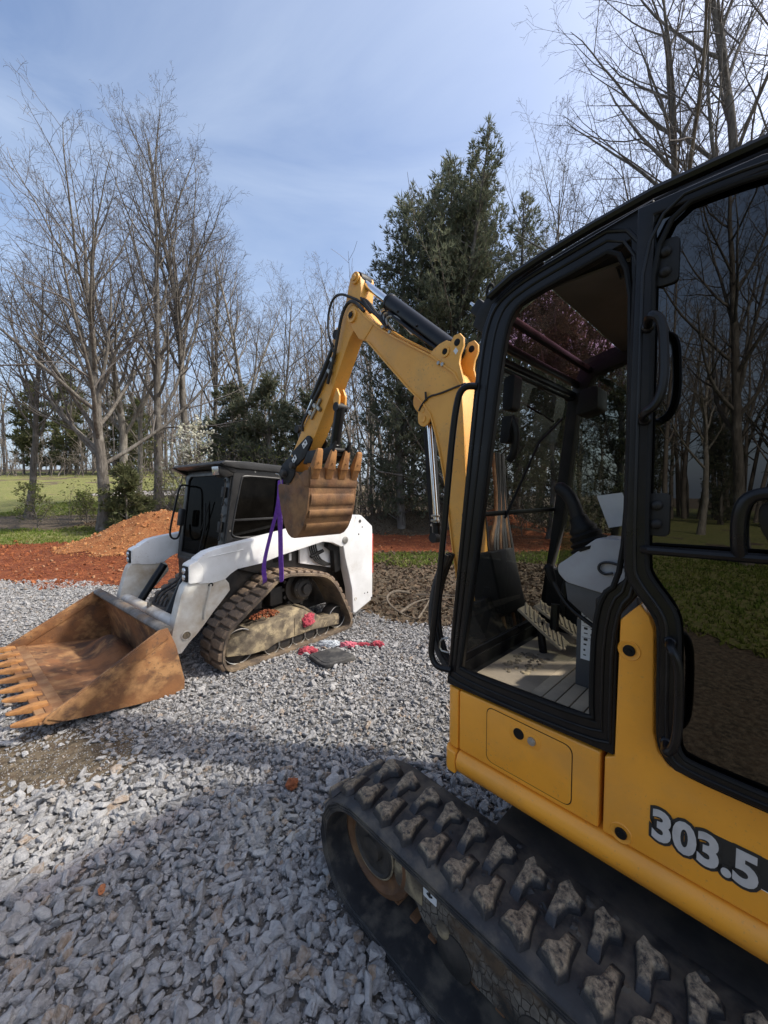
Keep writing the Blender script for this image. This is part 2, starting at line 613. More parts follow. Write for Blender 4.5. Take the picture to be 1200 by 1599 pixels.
def gz(x, y):
    """height of the land"""
    x, y = np.asarray(x, float), np.asarray(y, float)
    k = sstep(-1.5, -9, x)
    d = np.maximum(0, y - 9.5)
    d = d * d / (d + 3)
    slope = .012 + .105 * k
    z = slope * np.minimum(d, 45)
    flat = sstep(8, 11, np.hypot(x * .8, y - 2))
    z = z + flat * (fbm(x, y, .35, 3) - .5) * .22
    # low spoil banks behind the clay road
    z = z + .85 * np.exp(-((x - 1.2) / 3.0) ** 2 - ((y - 17.6) / 1.0) ** 2) * (.7 + .6 * fbm(x, y, 1.1, 4))
    z = z + .95 * np.exp(-((x - 4.6) / 1.6) ** 2 - ((y - 15.4) / .9) ** 2) * (.8 + .4 * fbm(x, y, 1.3, 5))
    # wheel ruts in the clay road
    road = sstep(10.5, 11.5, y) * sstep(16, 15, y) * sstep(-3, -1, x)
    z = z - road * .05 * np.sin(y * 7.0) ** 2
    # the pile by the loader
    r = np.hypot((x + 6.1) / 2.8, (y - 11.1) / 1.75)
    pile = 1.10 * np.exp(-(r * 1.2) ** 2.2)
    z = z + pile + pile * .28 * (fbm(x, y, 1.7, 7) - .45)
    return z

def w_clay(x, y):
    e = (fbm(x, y, .9, 11) - .5)
    left = np.minimum(y - (6.95 - .12 * (x + 6) + e * .9), (12.3 + .10 * (x + 8) + e * 1.2) - y)
    left = np.minimum(left, -1.4 - x + e)
    left = np.minimum(left, x + 26)
    pile = 1.35 - np.hypot((x + 6.3) / 2.55, (y - 11.1) / 1.75) + e * .3
    road = np.minimum(np.minimum(y - (10.9 + e * .8), 15.4 + e * 1.2 - y), x + 6)
    road = np.minimum(road, 26 - x)
    mound = 1.0 - np.hypot((x - 4.6) / 2.0, (y - 15.4) / 1.3) + e * .3
    return np.maximum(np.maximum(left, pile), np.maximum(road, mound))

def w_gravel(x, y):
    e = (fbm(x, y, .8, 21) - .5) * .9
    far = np.where(x < -1.2, 7.15 - .13 * (x + 6), 5.05 - .30 * (x + 0.2))
    far = np.where((x >= -1.2) & (x < 0.0), 6.7 - 1.35 * (x + 1.2), far)
    a = np.minimum(far + e - y, y - .35 + e * .4)
    return np.minimum(np.minimum(a, x + 10 + e), 4.2 - x + e)

def w_lawn(x, y):
    e = (fbm(x, y, .7, 31) - .5)
    left = np.minimum(y - (12.15 + .10 * (x + 8) + e * 1.2), -3.0 - x + e * 2)
    left = np.minimum(left, 52 - y)
    drive = np.abs(y - (26.0 + .16 * (x + 19))) - (1.5 + e)
    left = np.minimum(left, np.where(x > -19.6, drive, 9))
    leaf = np.abs(y - 16.6 - .05 * x) - (1.9 + e * 1.5)           # bare leafy strip under the trees
    left = np.minimum(left, leaf)
    mid = np.minimum(np.minimum(y - (9.0 + e * 3), 10.7 + e - y), np.minimum(x + 1.5, 14 - x)) - .1
    back = np.minimum(-2.4 + e * 3.0 + (fbm(x, y, 2.4, 33) - .5) * 1.6 - .25 * (x + 3) - y, y + 32)
    return np.maximum(np.maximum(left, mid), back)

def axis(lo, hi, segs):
    out = [lo]
    for upto, step in segs:
        while out[-1] < upto - 1e-6:
            out.append(min(out[-1] + step, upto))
    return np.array(out)

def sheet(name, xs, ys, mat, dz, wfun=None):
    X, Y = np.meshgrid(xs, ys)
    Z = gz(X, Y) + dz
    nx, ny = len(xs), len(ys)
    verts = np.stack([X.ravel(), Y.ravel(), Z.ravel()], 1)
    i = np.arange(nx * ny).reshape(ny, nx)
    q = np.stack([i[:-1, :-1], i[:-1, 1:], i[1:, 1:], i[1:, :-1]], -1).reshape(-1, 4)
    if wfun is not None:
        W = wfun(X, Y).ravel()
        q = q[(W[q] > 0).sum(1) >= 3]
        used = np.unique(q)
        remap = np.full(nx * ny, -1)
        remap[used] = np.arange(len(used))
        verts, q = verts[used], remap[q]
    me = np_mesh(name, verts, q, mat, smooth=True)
    o = obj_from(name, me)
    o["kind"] = "structure"
    return o

def soil_mat(name, cols, scales, bump, bs_, rough=.95):
    m, nt, nd, lk, bs = mat_base(name)
    tc = nd.new("ShaderNodeTexCoord")
    col = cols[0]
    for c, s in zip(cols[1:], scales):
        col = n_mix(nt, n_range(nt, n_noise(nt, tc.outputs['Object'], s, 8, .62), .42, .60), col, c)
    lk.new(col, bs.inputs['Base Color'])
    bs.inputs['Roughness'].default_value = rough
    bs.inputs['Specular IOR Level'].default_value = .25
    h = n_noise(nt, tc.outputs['Object'], bs_, 8, .65)
    lk.new(n_bump(nt, h, bump, .05), bs.inputs['Normal'])
    return m

M_soil = soil_mat("leafy_soil", [(.075, .052, .033), (.11, .078, .048), (.052, .04, .026), (.15, .118, .078)], [.8, 5, 22], .8, 14)
M_claysoil = soil_mat("red_clay_ground", [(.22, .058, .018), (.14, .034, .012), (.28, .090, .030), (.10, .026, .010)], [.7, 4, 18], 1.0, 9)
M_lawn = soil_mat("lawn_ground", [(.12, .155, .028), (.18, .19, .046), (.09, .12, .024), (.22, .19, .085)], [.5, 3, 12], .6, 30)
M_gravbed = soil_mat("gravel_fines", [(.20, .197, .194), (.27, .265, .26), (.145, .142, .138), (.21, .19, .165)], [1.2, 9, 40], .8, 60)
M_drive = soil_mat("pale_gravel_drive", [(.34, .31, .27), (.26, .235, .20), (.40, .37, .33)], [1.0, 8], .5, 20)

gx = axis(-170, 170, [(-60, 10), (-28, 2.0), (-14, .6), (12, .3), (28, 1.0), (60, 4), (170, 11)])
gy = axis(-90, 190, [(-35, 6), (-6, 1.2), (19, .3), (34, .8), (70, 3), (190, 12)])
ground = sheet("ground", gx, gy, M_soil, 0.0)
lawn = sheet("lawn", axis(-60, 16, [(-30, 1.0), (-2, .22), (16, .4)]), axis(-33, 53, [(-8, .8), (-.5, .12), (8, 3), (20, .18), (34, .4), (53, .8)]), M_lawn, .012, w_lawn)
clay_ground = sheet("clay_ground", axis(-26, 26, [(-13, .3), (7, .085), (26, .4)]), axis(6.0, 17.5, [(17.5, .085)]), M_claysoil, .022, w_clay)
gravel_bed = sheet("gravel_yard", axis(-10.5, 4.6, [(-7, .12), (1.5, .07), (4.6, .15)]), axis(-3.2, 8.2, [(0, .2), (8.2, .07)]), M_gravbed, .010, w_gravel)
M_pile = soil_mat("orange_subsoil", [(.33, .135, .045), (.26, .095, .032), (.38, .18, .068), (.22, .075, .026)], [.9, 5, 20], 1.0, 10)
w_pile = lambda x, y: 1.08 - np.hypot((x + 6.1) / 2.8, (y - 11.1) / 1.75) + (fbm(x, y, 1.2, 13) - .5) * .4
dirt_pile = sheet("dirt_pile", axis(-9.8, -2.6, [(-2.6, .08)]), axis(8.8, 13.4, [(13.4, .08)]), M_pile, .034, w_pile)
w_spot = lambda x, y: 1.0 - np.hypot((x + 2.15) / .72, (y - 2.34) / .36) + (fbm(x, y, 2.6, 15) - .5) * 1.1
soil_patch = sheet("soil_patch", axis(-3.4, -1.1, [(-1.1, .035)]), axis(1.6, 3.1, [(3.1, .035)]), M_soil, .016, w_spot)
drive_w = lambda x, y: np.minimum(np.minimum(1.3 - np.abs(y - (26.0 + .16 * (x + 19))), x + 19.5), -9 - x)
driveway = sheet("driveway", axis(-27, -8, [(-8, .4)]), axis(23, 30, [(30, .25)]), M_drive, .02, drive_w)

# ================================================================== the mini excavator
# local frame: x forward, y to the machine's left (towards the door side), z up
EXA = rad(44.19)
ex_R = Vector((math.cos(EXA), math.sin(EXA), 0))
EX = empty("mini_excavator", ex_R * 1.9, math.pi / 2 + EXA)
tag(EX, "yellow and black mini excavator with open cab door, boom raised over the white loader", "excavator")
YS = .667          # plane of the cab's door side

def disc(mb, c, r, t, n=20, axis='y'):
    return mb.lathe([(0.0005, -t / 2), (r * .92, -t / 2), (r, -t * .3), (r, t * .3), (r * .92, t / 2), (0.0005, t / 2)], c, axis, n)

def domed(mb, c, r, h, n=16, s=1):
    return mb.lathe([(r, 0), (r * .95, h * .35 * s), (r * .75, h * .7 * s), (r * .4, h * .94 * s), (.0005, h * s)], c, 'y', n)

# ---- crawler tracks
def loop_stadium(xf, xr, zc, rf, rr_, n=18):
    """closed side outline (x, z), clockwise from the bottom front"""
    pts = []
    for k in range(n + 1):
        a = -math.pi / 2 + math.pi * k / n
        pts.append((xf + math.cos(a) * rf, zc + math.sin(a) * rf))
    m = 14
    top_f, top_r = Vector((xf, zc + rf)), Vector((xr, zc + rr_))
    for k in range(1, m):
        t = k / m
        p = top_f.lerp(top_r, t)
        pts.append((p.x, p.y - .012 * math.sin(math.pi * t)))
    for k in range(n + 1):
        a = math.pi / 2 + math.pi * k / n
        pts.append((xr + math.cos(a) * rr_, zc + math.sin(a) * rr_))
    for k in range(1, m):
        t = k / m
        pts.append((xr + (xf - xr) * t, zc - rr_ + (rr_ - rf) * t))
    return pts

def resample(pts, n, closed=True):
    P = [Vector(p) for p in pts]
    if closed:
        P.append(P[0])
    L = [0]
    for a, b in zip(P, P[1:]):
        L.append(L[-1] + (b - a).length)
    out = []
    j = 0
    for k in range(n):
        s = L[-1] * k / (n if closed else n - 1)
        while j < len(P) - 2 and L[j + 1] < s:
            j += 1
        seg = max(L[j + 1] - L[j], 1e-9)
        out.append(P[j].lerp(P[j + 1], (s - L[j]) / seg))
    return out

def belt_mesh(mb, loop, y0, y1, th, chamfer=.012):
    """loop is the outer line; the belt has thickness th towards the inside"""
    m = len(loop)
    c = Vector((sum(p[0] for p in loop) / m, sum(p[1] for p in loop) / m))
    secs = []
    for i in range(m):
        p = Vector(loop[i])
        t = (Vector(loop[(i + 1) % m]) - Vector(loop[i - 1])).normalized()
        nrm = Vector((t.y, -t.x))
        if nrm.dot(p - c) < 0:
            nrm = -nrm
        q = p - nrm * th
        o1 = p - nrm * chamfer
        secs.append([Vector((o1.x, y1, o1.y)), Vector((p.x, y1 - chamfer * 1.4, p.y)), Vector((p.x, y0 + chamfer * 1.4, p.y)), Vector((o1.x, y0, o1.y)),
                     Vector((q.x, y0, q.y)), Vector((q.x, y1, q.y))])
    return mb.loft(secs, closed=True)

def loop_frame(loop, i, n_dirs=1):
    m = len(loop)
    p = Vector(loop[i % m])
    t = (Vector(loop[(i + 1) % m]) - Vector(loop[(i - 1) % m])).normalized()
    c = Vector((sum(q[0] for q in loop) / m, sum(q[1] for q in loop) / m))
    nrm = Vector((t.y, -t.x))
    if nrm.dot(p - c) < 0:
        nrm = -nrm
    return p, t, nrm

# one lug: a boot-shaped block that ramps down to the belt's edge
def lug_block(name, mat, seed):
    rnd = random.Random(seed)
    out = [(-.014, -.062), (.016, -.066), (.020, -.014), (.044, .004), (.043, .038), (.010, .046), (-.014, .062), (-.028, .030), (-.019, -.008)]
    mb = MB()
    base = [Vector((x * 1.38, y * 1.22 - (.020 if y < -.05 else 0), -.004)) for x, y in out]
    mid = [Vector((x * 1.22 + rnd.uniform(-.003, .003), y * 1.06 - (.010 if y < -.05 else 0), .020 + rnd.uniform(-.003, .003))) for x, y in out]
    top = [Vector((x * .86 + rnd.uniform(-.005, .005), y * .90 + rnd.uniform(-.005, .005), (.034 if y < -.04 else .042) + rnd.uniform(-.004, .002))) for x, y in out]
    mb.loft([base, mid, top])
    return mb.mesh(name, mat, bevel=.003, seg=1, ang=28)

lugA = [lug_block("lug_block", M_lug, s) for s in range(8)]

def excavator_track(y_out, y_in, with_lugs, name="crawler_track"):
    s = 1 if y_out > y_in else -1
    loop = resample([tuple(p) for p in loop_stadium(1.118, -.80, .250, .232, .238)], 120)
    loop = [(p.x, p.y) for p in loop]
    mb = MB()
    belt_mesh(mb, loop, min(y_in, y_out), max(y_in, y_out), .046)
    tr = mb.build(name, M_belt, EX, ang=50)
    # cord ridges along the belt's outer edge
    rb = MB()
    for dy, dr in ((.004, .014), (.003, .024), (.002, .034)):
        ring = []
        for i in range(0, 120, 2):
            p, t, nn = loop_frame(loop, i)
            q = p - nn * dr
            ring.append(Vector((q.x, y_out + s * dy * .3, q.y)))
        rb.tube(ring, .0035, 5, closed=True)
    rb.build("edge_ridge", M_belt, tr)
    if not with_lugs:
        return tr
    n = 50
    lp = resample([tuple(p) for p in loop_stadium(1.118, -.80, .250, .232, .238)], n * 4)
    lp = [(p.x, p.y) for p in lp]
    rnd = random.Random(3)
    for row, (yc, off) in enumerate(((y_out - s * .083, 0), (y_out - s * .232, 2))):
        for k in range(n):
            p, t, nn = loop_frame(lp, k * 4 + off)
            if p.y < .10 and p.x < .95:
                continue                         # pressed into the stone
            X = Vector((t.x, 0, t.y))
            Z = Vector((nn.x, 0, nn.y))
            Yv = Z.cross(X)
            flip = -1 if row == 0 else 1
            mat = Matrix((X * flip, Yv * flip, Z)).transposed().to_4x4()
            mat.translation = Vector((p.x, yc + rnd.uniform(-.003, .003), p.y))
            o = obj_from("lug", lugA[rnd.randrange(8)], tr)
            o.matrix_local = mat @ Matrix.Rotation(rnd.uniform(-.10, .10), 4, 'Z') @ Matrix.Diagonal((rnd.uniform(.80, .96), rnd.uniform(.86, .98), rnd.uniform(.72, .92), 1))
    # crumbs of mud and rubber packed between the lugs
    mb = MB()
    for k in range(420):
        p, t, nn = loop_frame(lp, rnd.randrange(n * 4))
        if p.y < .12 and p.x < .95:
            continue
        q = p + t * rnd.uniform(-.012, .012)
        y = y_out - s * rnd.uniform(.03, .33)
        r_ = rnd.uniform(.005, .016)
        X, Z = Vector((t.x, 0, t.y)), Vector((nn.x, 0, nn.y))
        c = Vector((q.x, y, q.y))
        ring1 = [c - Z * .003 + (X * math.cos(a) * rnd.uniform(.8, 1.5) + Vector((0, 1, 0)) * math.sin(a) * rnd.uniform(.8, 1.5)) * r_ for a in np.linspace(0, 6.28, 7)[:-1]]
        ring2 = [c + Z * r_ * rnd.uniform(.35, .7) + (v - c) * .45 for v in ring1]
        mb.loft([ring1, ring2])
    mb.build("packed_mud", M_belt, tr, ang=50)["kind"] = "stuff"
    # steel links showing on the inside of the lower run
    lk_ = MB()
    lk_.box((0, 0, 0), (.034, .05, .016))
    link = lk_.mesh("link", M_rustdark, bevel=.005)
    for k in range(16):
        o = obj_from("drive_link", link, tr, (1.02 - k * .092, y_out - s * .16, .063))
    return tr

tl = excavator_track(.98, .63, True)
tr2 = excavator_track(-.98, -.63, False)

# track frame: side plate caked in cracked mud, sloped ledge, idler, rollers
mb = MB()
mb.prism([(.86, .13), (.92, .20), (.90, .31), (.84, .345), (-.55, .345), (-.62, .30), (-.62, .12), (-.5, .095), (.75, .095)], .70, .865)
tf = mb.build("track_frame", M_crack, EX, bevel=.012)
mb = MB()
secs = []
for k in range(40):
    x = .86 - k * .036
    w = fbm(x, 1, 9, 2)
    secs.append([Vector((x, .70, .345)), Vector((x, .872, .335 + .01 * w)), Vector((x, .875, .352 + .022 * w)), Vector((x, .80, .385 + .03 * w)), Vector((x, .70, .40))])
mb.loft(secs)
mb.build("mud_ledge", M_mudgrey, tf, ang=60)
mb = MB()
mb.box((.955, .80, .25), (.20, .09, .11))
mb.prism([(.86, .19), (.99, .18), (1.02, .24), (.99, .31), (.86, .33)], .83, .87)
mb.build("idler_yoke", M_mudgrey, tf, bevel=.012)
mb = MB()
mb.lathe([(.0005, -.07), (.10, -.07), (.19, -.055), (.196, -.03), (.196, .03), (.19, .05), (.165, .06), (.150, .045), (.075, .04), (.0005, .04)], (1.118, .815, .25), 'y', 40)
idl = mb.build("idler_wheel", M_rustdark, EX)
mb = MB()
mb.lathe([(.112, -.05), (.112, .020), (.104, .026), (.095, .018), (.050, .016), (.044, .034), (.0005, .038)], (1.118, .855, .25), "y", 32)
mb.build("wheel_hub", M_steel, idl)
mb = MB()
ringp = [Vector((1.118 + math.cos(a) * .113, .874, .25 + math.sin(a) * .113)) for a in np.linspace(0, 2 * math.pi, 33)[:-1]]
mb.tube(ringp, .004, 6, closed=True)
mb.build("wheel_rim", M_mudgrey, idl)
roller = MB()
roller.lathe([(.0005, -.08), (.07, -.08), (.075, -.03), (.06, -.02), (.06, .02), (.075, .03), (.07, .07), (.03, .08), (.0005, .085)], (0, 0, 0), 'y', 20)
rme = roller.mesh("roller", M_steel)
for k in range(5):
    obj_from("roller", rme, tf, (.72 - k * .30, .80, .125))
mb = MB()
mb.lathe([(.0005, -.06), (.20, -.06), (.21, 0), (.20, .05), (.11, .06), (.10, .09), (.0005, .095)], (-.80, .80, .25), 'y', 30)
mb.build("drive_sprocket", M_steel, EX)
mb = MB()
mb.prism(rounded([(-.006, -.008), (.054, -.008), (.054, .066), (-.006, .066)], .004, 2), 0, .003)
mb.xform(Matrix.Translation((.80, .867, .255)))
pl_ = mb.build("warning_plate", M_paper, tf)
mb = MB()
mb.tube([(.824, .872, .300), (.824, .872, .270)], .004, 6)
mb.tube([(.812, .872, .285), (.824, .872, .300), (.836, .872, .285)], .003, 6)
mb.tube([(.812, .872, .270), (.824, .872, .264), (.836, .872, .270)], .003, 6)
mb.build("pictogram", M_ink, pl_)
mb = MB()
domed(mb, (.765, .866, .185), .028, .016)
mb.build("grease_plug", M_mudgrey, tf)
# undercarriage
mb = MB()
mb.box((.1, 0, .36), (1.2, 1.3, .22))
mb.lathe([(.0005, .44), (.42, .44), (.42, .60), (.0005, .60)], (.0, 0, 0), 'z', 30)
mb.build("car_body", M_steel, EX, bevel=.01)

# ---- upper structure: rocker rail, panels
mb = MB()
prof = [(.56, .598), (.640, .600), (.672, .614), (.686, .640), (.688, .664), (.676, .688), (.655, .697), (.56, .697)]
secs = [[Vector((x, y, z)) for y, z in prof] for x in (-1.25, -.6, 0, .5, .845)]
mb.loft(secs)
mb.build("rocker_rail", M_yel, EX, ang=60)
mb = MB()
# rounded front corner, in two tiers
def corner(mb, z0, z1, bulge):
    plan = [(.851, YS + bulge), (.885, YS + bulge - .003), (.902, YS + bulge - .014), (.913, YS + bulge - .036), (.915, YS - .09), (.915, -.30), (.86, -.30), (.851, YS - .05)]
    return mb.prism_z(plan, z0, z1)
corner(mb, .604, .692, .019)
mb.build("rocker_corner", M_yel, EX, bevel=.010, seg=3)
mb = MB()
corner(mb, .698, .938, .0)
mb.build("corner_panel", M_yel, EX, bevel=.008, seg=3)
mb = MB()
mb.prism([(.345, .702), (.846, .702), (.846, .938), (.345, .938)], .60, YS)
fp = mb.build("front_panel", M_yel, EX, bevel=.009, seg=3)
hatch_p = rounded([(.722, .724), (.722, .925), (.424, .915), (.424, .722)], .028, 6)
cx_, cz_ = .573, .822
mb = MB()
mb.ring([(cx_ + (x - cx_) * 1.016, cz_ + (z - cz_) * 1.022) for x, z in hatch_p], [(cx_ + (x - cx_) * .994, cz_ + (z - cz_) * .992) for x, z in hatch_p], YS - .004, YS + .0012)
mb.build("hatch_gap", M_seal, fp)
mb = MB()
mb.prism(hatch_p, YS - .004, YS + .0026)
ht = mb.build("hatch", M_yel, EX, bevel=.0015)
mb = MB()
mb.prism(rounded([(.632, .853), (.632, .905), (.522, .902), (.522, .850)], .025, 6), YS, YS + .0042)
mb.build("latch_recess", M_yel, ht, bevel=.002)
mb = MB()
disc(mb, (.598, YS + .004, .881), .019, .006)
mb.build("finger_hole", M_seal, ht)
mb = MB()
disc(mb, (.551, YS + .006, .877), .014, .010)
disc(mb, (.551, YS + .011, .877), .008, .004)
mb.build("lock", M_zinc, ht)
# rear body panel with the pillar that rises beside the door opening
rp = [(.333, .702), (.333, .932), (.308, .944), (.304, 1.35), (.257, 1.404), (.234, 1.375), (.223, 1.339), (.216, 1.06), (.205, 1.012), (.182, .983), (.146, .974), (-.10, .966), (-1.15, .95), (-1.25, .90), (-1.25, .702)]
mb = MB()
mb.prism(rp, .60, YS)
rpan = mb.build("rear_panel", M_yel, EX, bevel=.006, seg=3)
for bx, bz in ((.279, 1.268), (.285, .728)):
    mb = MB()
    mb.lathe([(.030, -.002), (.027, .0025), (.019, .0005), (.018, -.004)], (bx, YS, bz), 'y', 24)
    mb.build("bolt_recess", M_yel, rpan)
    mb = MB()
    disc(mb, (bx, YS + .002, bz), .0155, .008)
    disc(mb, (bx, YS + .006, bz), .007, .006, 6)
    mb.build("bolt", M_seal, rpan)
# inner house and counterweight
mb = MB()
mb.box((-.15, -.13, .77), (2.05, 1.42, .34))
mb.build("house_deck", M_steel, EX, bevel=.01)
mb = MB()
plan = [(-.62, .66), (-1.05, .62), (-1.32, .38), (-1.40, 0), (-1.32, -.42), (-1.05, -.72), (.10, -.80), (.10, -.28), (-.62, -.28)]
mb.prism_z(plan, .955, 1.52)
mb.build("engine_cover", M_yel, EX, bevel=.05, seg=4)
plan = [(-.95, .60), (-1.12, .58), (-1.38, .36), (-1.46, 0), (-1.38, -.40), (-1.10, -.72), (-.95, -.74)]
mb = MB()
mb.prism_z(plan, .60, 1.10)
mb.build("counterweight", M_steel, EX, bevel=.03, seg=3)

# model number: silver digits with a black outline on a dark band
def text_mesh(txt, size, offset=0.0, extrude=.0, shear=0.0):
    cu = bpy.data.curves.new("number", 'FONT')
    cu.body = txt
    cu.size = size
    cu.offset = offset
    cu.extrude = extrude
    cu.shear = shear
    cu.resolution_u = 4
    cu.space_character = 1.0
    ob = bpy.data.objects.new("number", cu)
    COL.objects.link(ob)
    bpy.context.view_layer.update()
    me = bpy.data.meshes.new_from_object(ob.evaluated_get(bpy.context.evaluated_depsgraph_get()))
    bpy.data.objects.remove(ob, do_unlink=True)
    return me
TXM = Matrix(((-1, 0, 0, 0), (0, 0, 1, 0), (0, 1, 0, 0), (0, 0, 0, 1)))
mb = MB()
mb.prism([(.075, .792), (.093, .858), (-.35, .862), (-.35, .768), (.05, .785)], YS, YS + .0012)
band_o = mb.build("number_band", M_ink, rpan)
mb = MB()
mb.prism([(.070, .785), (-.35, .762), (-.35, .768), (.070, .790)], YS, YS + .0010)
mb.build("band_edge", M_paper, rpan)
mb = MB()
mb.prism([(-.020, .785), (-.012, .857), (-.35, .857), (-.35, .772)], YS + .0014, YS + .0018)
mb.build("red_band", M_red, rpan)
for nm, off, mt, dy in (("digit_outline", .0125, M_ink, .0022), ("digits", .0046, M_silver, .0034)):
    me = text_mesh("303.5", .112, off, .0004)
    me.materials.append(mt)
    o = obj_from(nm, me, rpan)
    T = Matrix.Translation((.214, YS + dy, .772)) @ TXM @ Matrix.Diagonal((.86, 1.0, 1, 1))
    o.matrix_local = T

# ---- cab
outer = [(.908, .946), (.902, 1.0), (.857, 1.488), (.818, 1.877), (.786, 2.178), (.763, 2.300), (.728, 2.372), (.645, 2.412), (.55, 2.432), (.255, 2.480), (.248, 2.0), (.248, 1.45), (.309, 1.358), (.309, 1.0), (.309, .946)]
inner = [(.842, 1.022), (.838, 1.055), (.775, 1.497), (.723, 1.892), (.687, 2.174), (.664, 2.286), (.626, 2.338), (.545, 2.357), (.45, 2.372), (.307, 2.398), (.296, 2.0), (.297, 1.467), (.370, 1.397), (.376, 1.06), (.362, 1.026)]
mb = MB()
mb.ring(outer, inner, .634, YS)
cab = mb.build("cab_frame", M_blk, EX, bevel=.007, seg=3)
# raised beads and rubber seal round the opening
def lerp_poly(t, y):
    return [Vector((o[0] * (1 - t) + i[0] * t, y, o[1] * (1 - t) + i[1] * t)) for o, i in zip(outer, inner)]
for t, y, r, mt, nm in ((.985, YS + .001, .008, M_seal, "door_seal"), (.55, YS, .0045, M_blk, "frame_bead"), (.20, YS, .006, M_blk, "frame_bead")):
    mb = MB()
    mb.tube(smooth_path(lerp_poly(t, y), 2, True), r, 8, closed=True)
    mb.build(nm, mt, cab)
# far side frame
mb = MB()
mb.ring([(.93, .95), (.86, 1.488), (.79, 2.178), (.72, 2.38), (.5, 2.43), (-.40, 2.44), (-.42, .95), (.2, .95)],
        [(.86, 1.30), (.80, 1.55), (.735, 2.16), (.66, 2.30), (.5, 2.34), (-.32, 2.34), (-.34, 1.30), (.2, 1.25)], -.27, -.20)
mb.build("far_side_frame", M_blk2, cab, bevel=.012)
mb = MB()
mb.prism([(.84, 1.30), (.80, 1.55), (.735, 2.16), (.66, 2.30), (.5, 2.34), (.16, 2.34), (.15, 1.26), (.3, 1.25)], -.245, -.240)
mb.build("far_window", M_glass_side, cab)
# pillar and rear wall
mb = MB()
mb.prism([(.10, .95), (.14, 2.36), (.08, 2.36), (.04, .95)], -.26, -.20)
mb.box((-.40, .2, 1.7), (.05, .90, 1.5))
mb.build("rear_wall", M_blk2, cab, bevel=.01)
# near side wall behind the folded-back door
mb = MB()
mb.prism([(.245, 1.42), (.245, 2.44), (-.42, 2.44), (-.42, .97), (.10, .97), (.15, 1.02), (.15, 1.36)], .60, .645)
mb.build("side_wall", M_blk2, cab, bevel=.006)
# roof with rounded edges
mb = MB()
roofp = [(.56, 2.395), (.55, 2.450), (.40, 2.476), (.25, 2.492), (.04, 2.494), (-.40, 2.48), (-.44, 2.44), (-.40, 2.38), (.25, 2.39)]
mb.prism(roofp, -.262, .655)
roof = mb.build("roof", M_blk2, cab, bevel=.012, seg=3)
mb = MB()
mb.tube([(x, YS + .012, z) for x, z in ((.728, 2.392), (.645, 2.428), (.55, 2.448), (.40, 2.472), (.25, 2.488), (.04, 2.484), (-.4, 2.47))], .014, 8)
mb.build("drip_rail", M_blk, cab)
mb = MB()
mb.prism([(.548, 2.388), (.262, 2.386), (.262, 2.380), (.545, 2.380)], -.21, .60)
mb.build("headliner", M("grey_headliner", (.085, .080, .076), (.07, .066, .063), scale=6, rough=.9, bump=.15, bscale=300, bdist=.001), cab)
# front cap with work light on the near corner
mb = MB()
mb.prism([(.815, 2.33), (.797, 2.372), (.750, 2.420), (.650, 2.462), (.56, 2.46), (.64, 2.42), (.735, 2.372), (.775, 2.29)], .54, .652)
mb.build("front_cap", M_blk2, cab, bevel=.006)
mb = MB()
mb.box((.800, .60, 2.392), (.055, .075, .060), (0, .75, 0))
wl_ = mb.build("work_light", M_blk2, cab, bevel=.01)
mb = MB()
mb.box((.824, .60, 2.412), (.010, .06, .048), (0, .75, 0))
mb.build("lens", M_lens, wl_, bevel=.004)
mb = MB()
mb.tube(smooth_path([(.748, .660, 2.40), (.742, .672, 2.425), (.728, .674, 2.440), (.716, .672, 2.428), (.724, .660, 2.405)], 1), .005, 6)
mb.build("lifting_eye", M_seal, cab)
# glazing bars and panes, front and roof
for x, z, a, h in ((.682, 2.322, .8, .026), (.742, 2.262, 1.0, .030), (.758, 2.215, 1.1, .022), (.858, 1.622, 1.3, .020), (.888, 1.02, 0, .06)):
    mb = MB()
    mb.box((x, .20, z), (.022, .86, h), (0, 0, 0))
    mb.build("glazing_bar", M_blk, cab, bevel=.005)
mb = MB()
mb.tube([(.755, .60, 2.20), (.772, .59, 2.19), (.772, -.17, 2.19), (.755, -.20, 2.20)], .012, 8)
mb.build("glazing_bar", M_blk, cab, bevel=.005)
mb = MB()
for x0, z0, x1, z1 in ((.555, 2.388, .676, 2.330),):
    mb.add([(x0, .60, z0), (x1, .60, z1), (x1, -.22, z1), (x0, -.22, z0)], [(0, 1, 2, 3)])
mb.build("roof_pane", M_glass_roof, cab)
mb = MB()
mb.add([(.690, .60, 2.316), (.738, .60, 2.270), (.738, -.22, 2.270), (.690, -.22, 2.316)], [(0, 1, 2, 3)])
mb.build("roof_pane", M_glass_roof, cab)
mb = MB()
mb.add([(.762, .60, 2.20), (.856, .60, 1.632), (.856, -.22, 1.632), (.762, -.22, 2.20)], [(0, 1, 2, 3)])
mb.build("windshield_pane", M_glass_front, cab)
mb = MB()
mb.add([(.858, .60, 1.612), (.884, .60, 1.05), (.884, -.22, 1.05), (.858, -.22, 1.612)], [(0, 1, 2, 3)])
mb.build("windshield_pane", M_glass_front, cab)
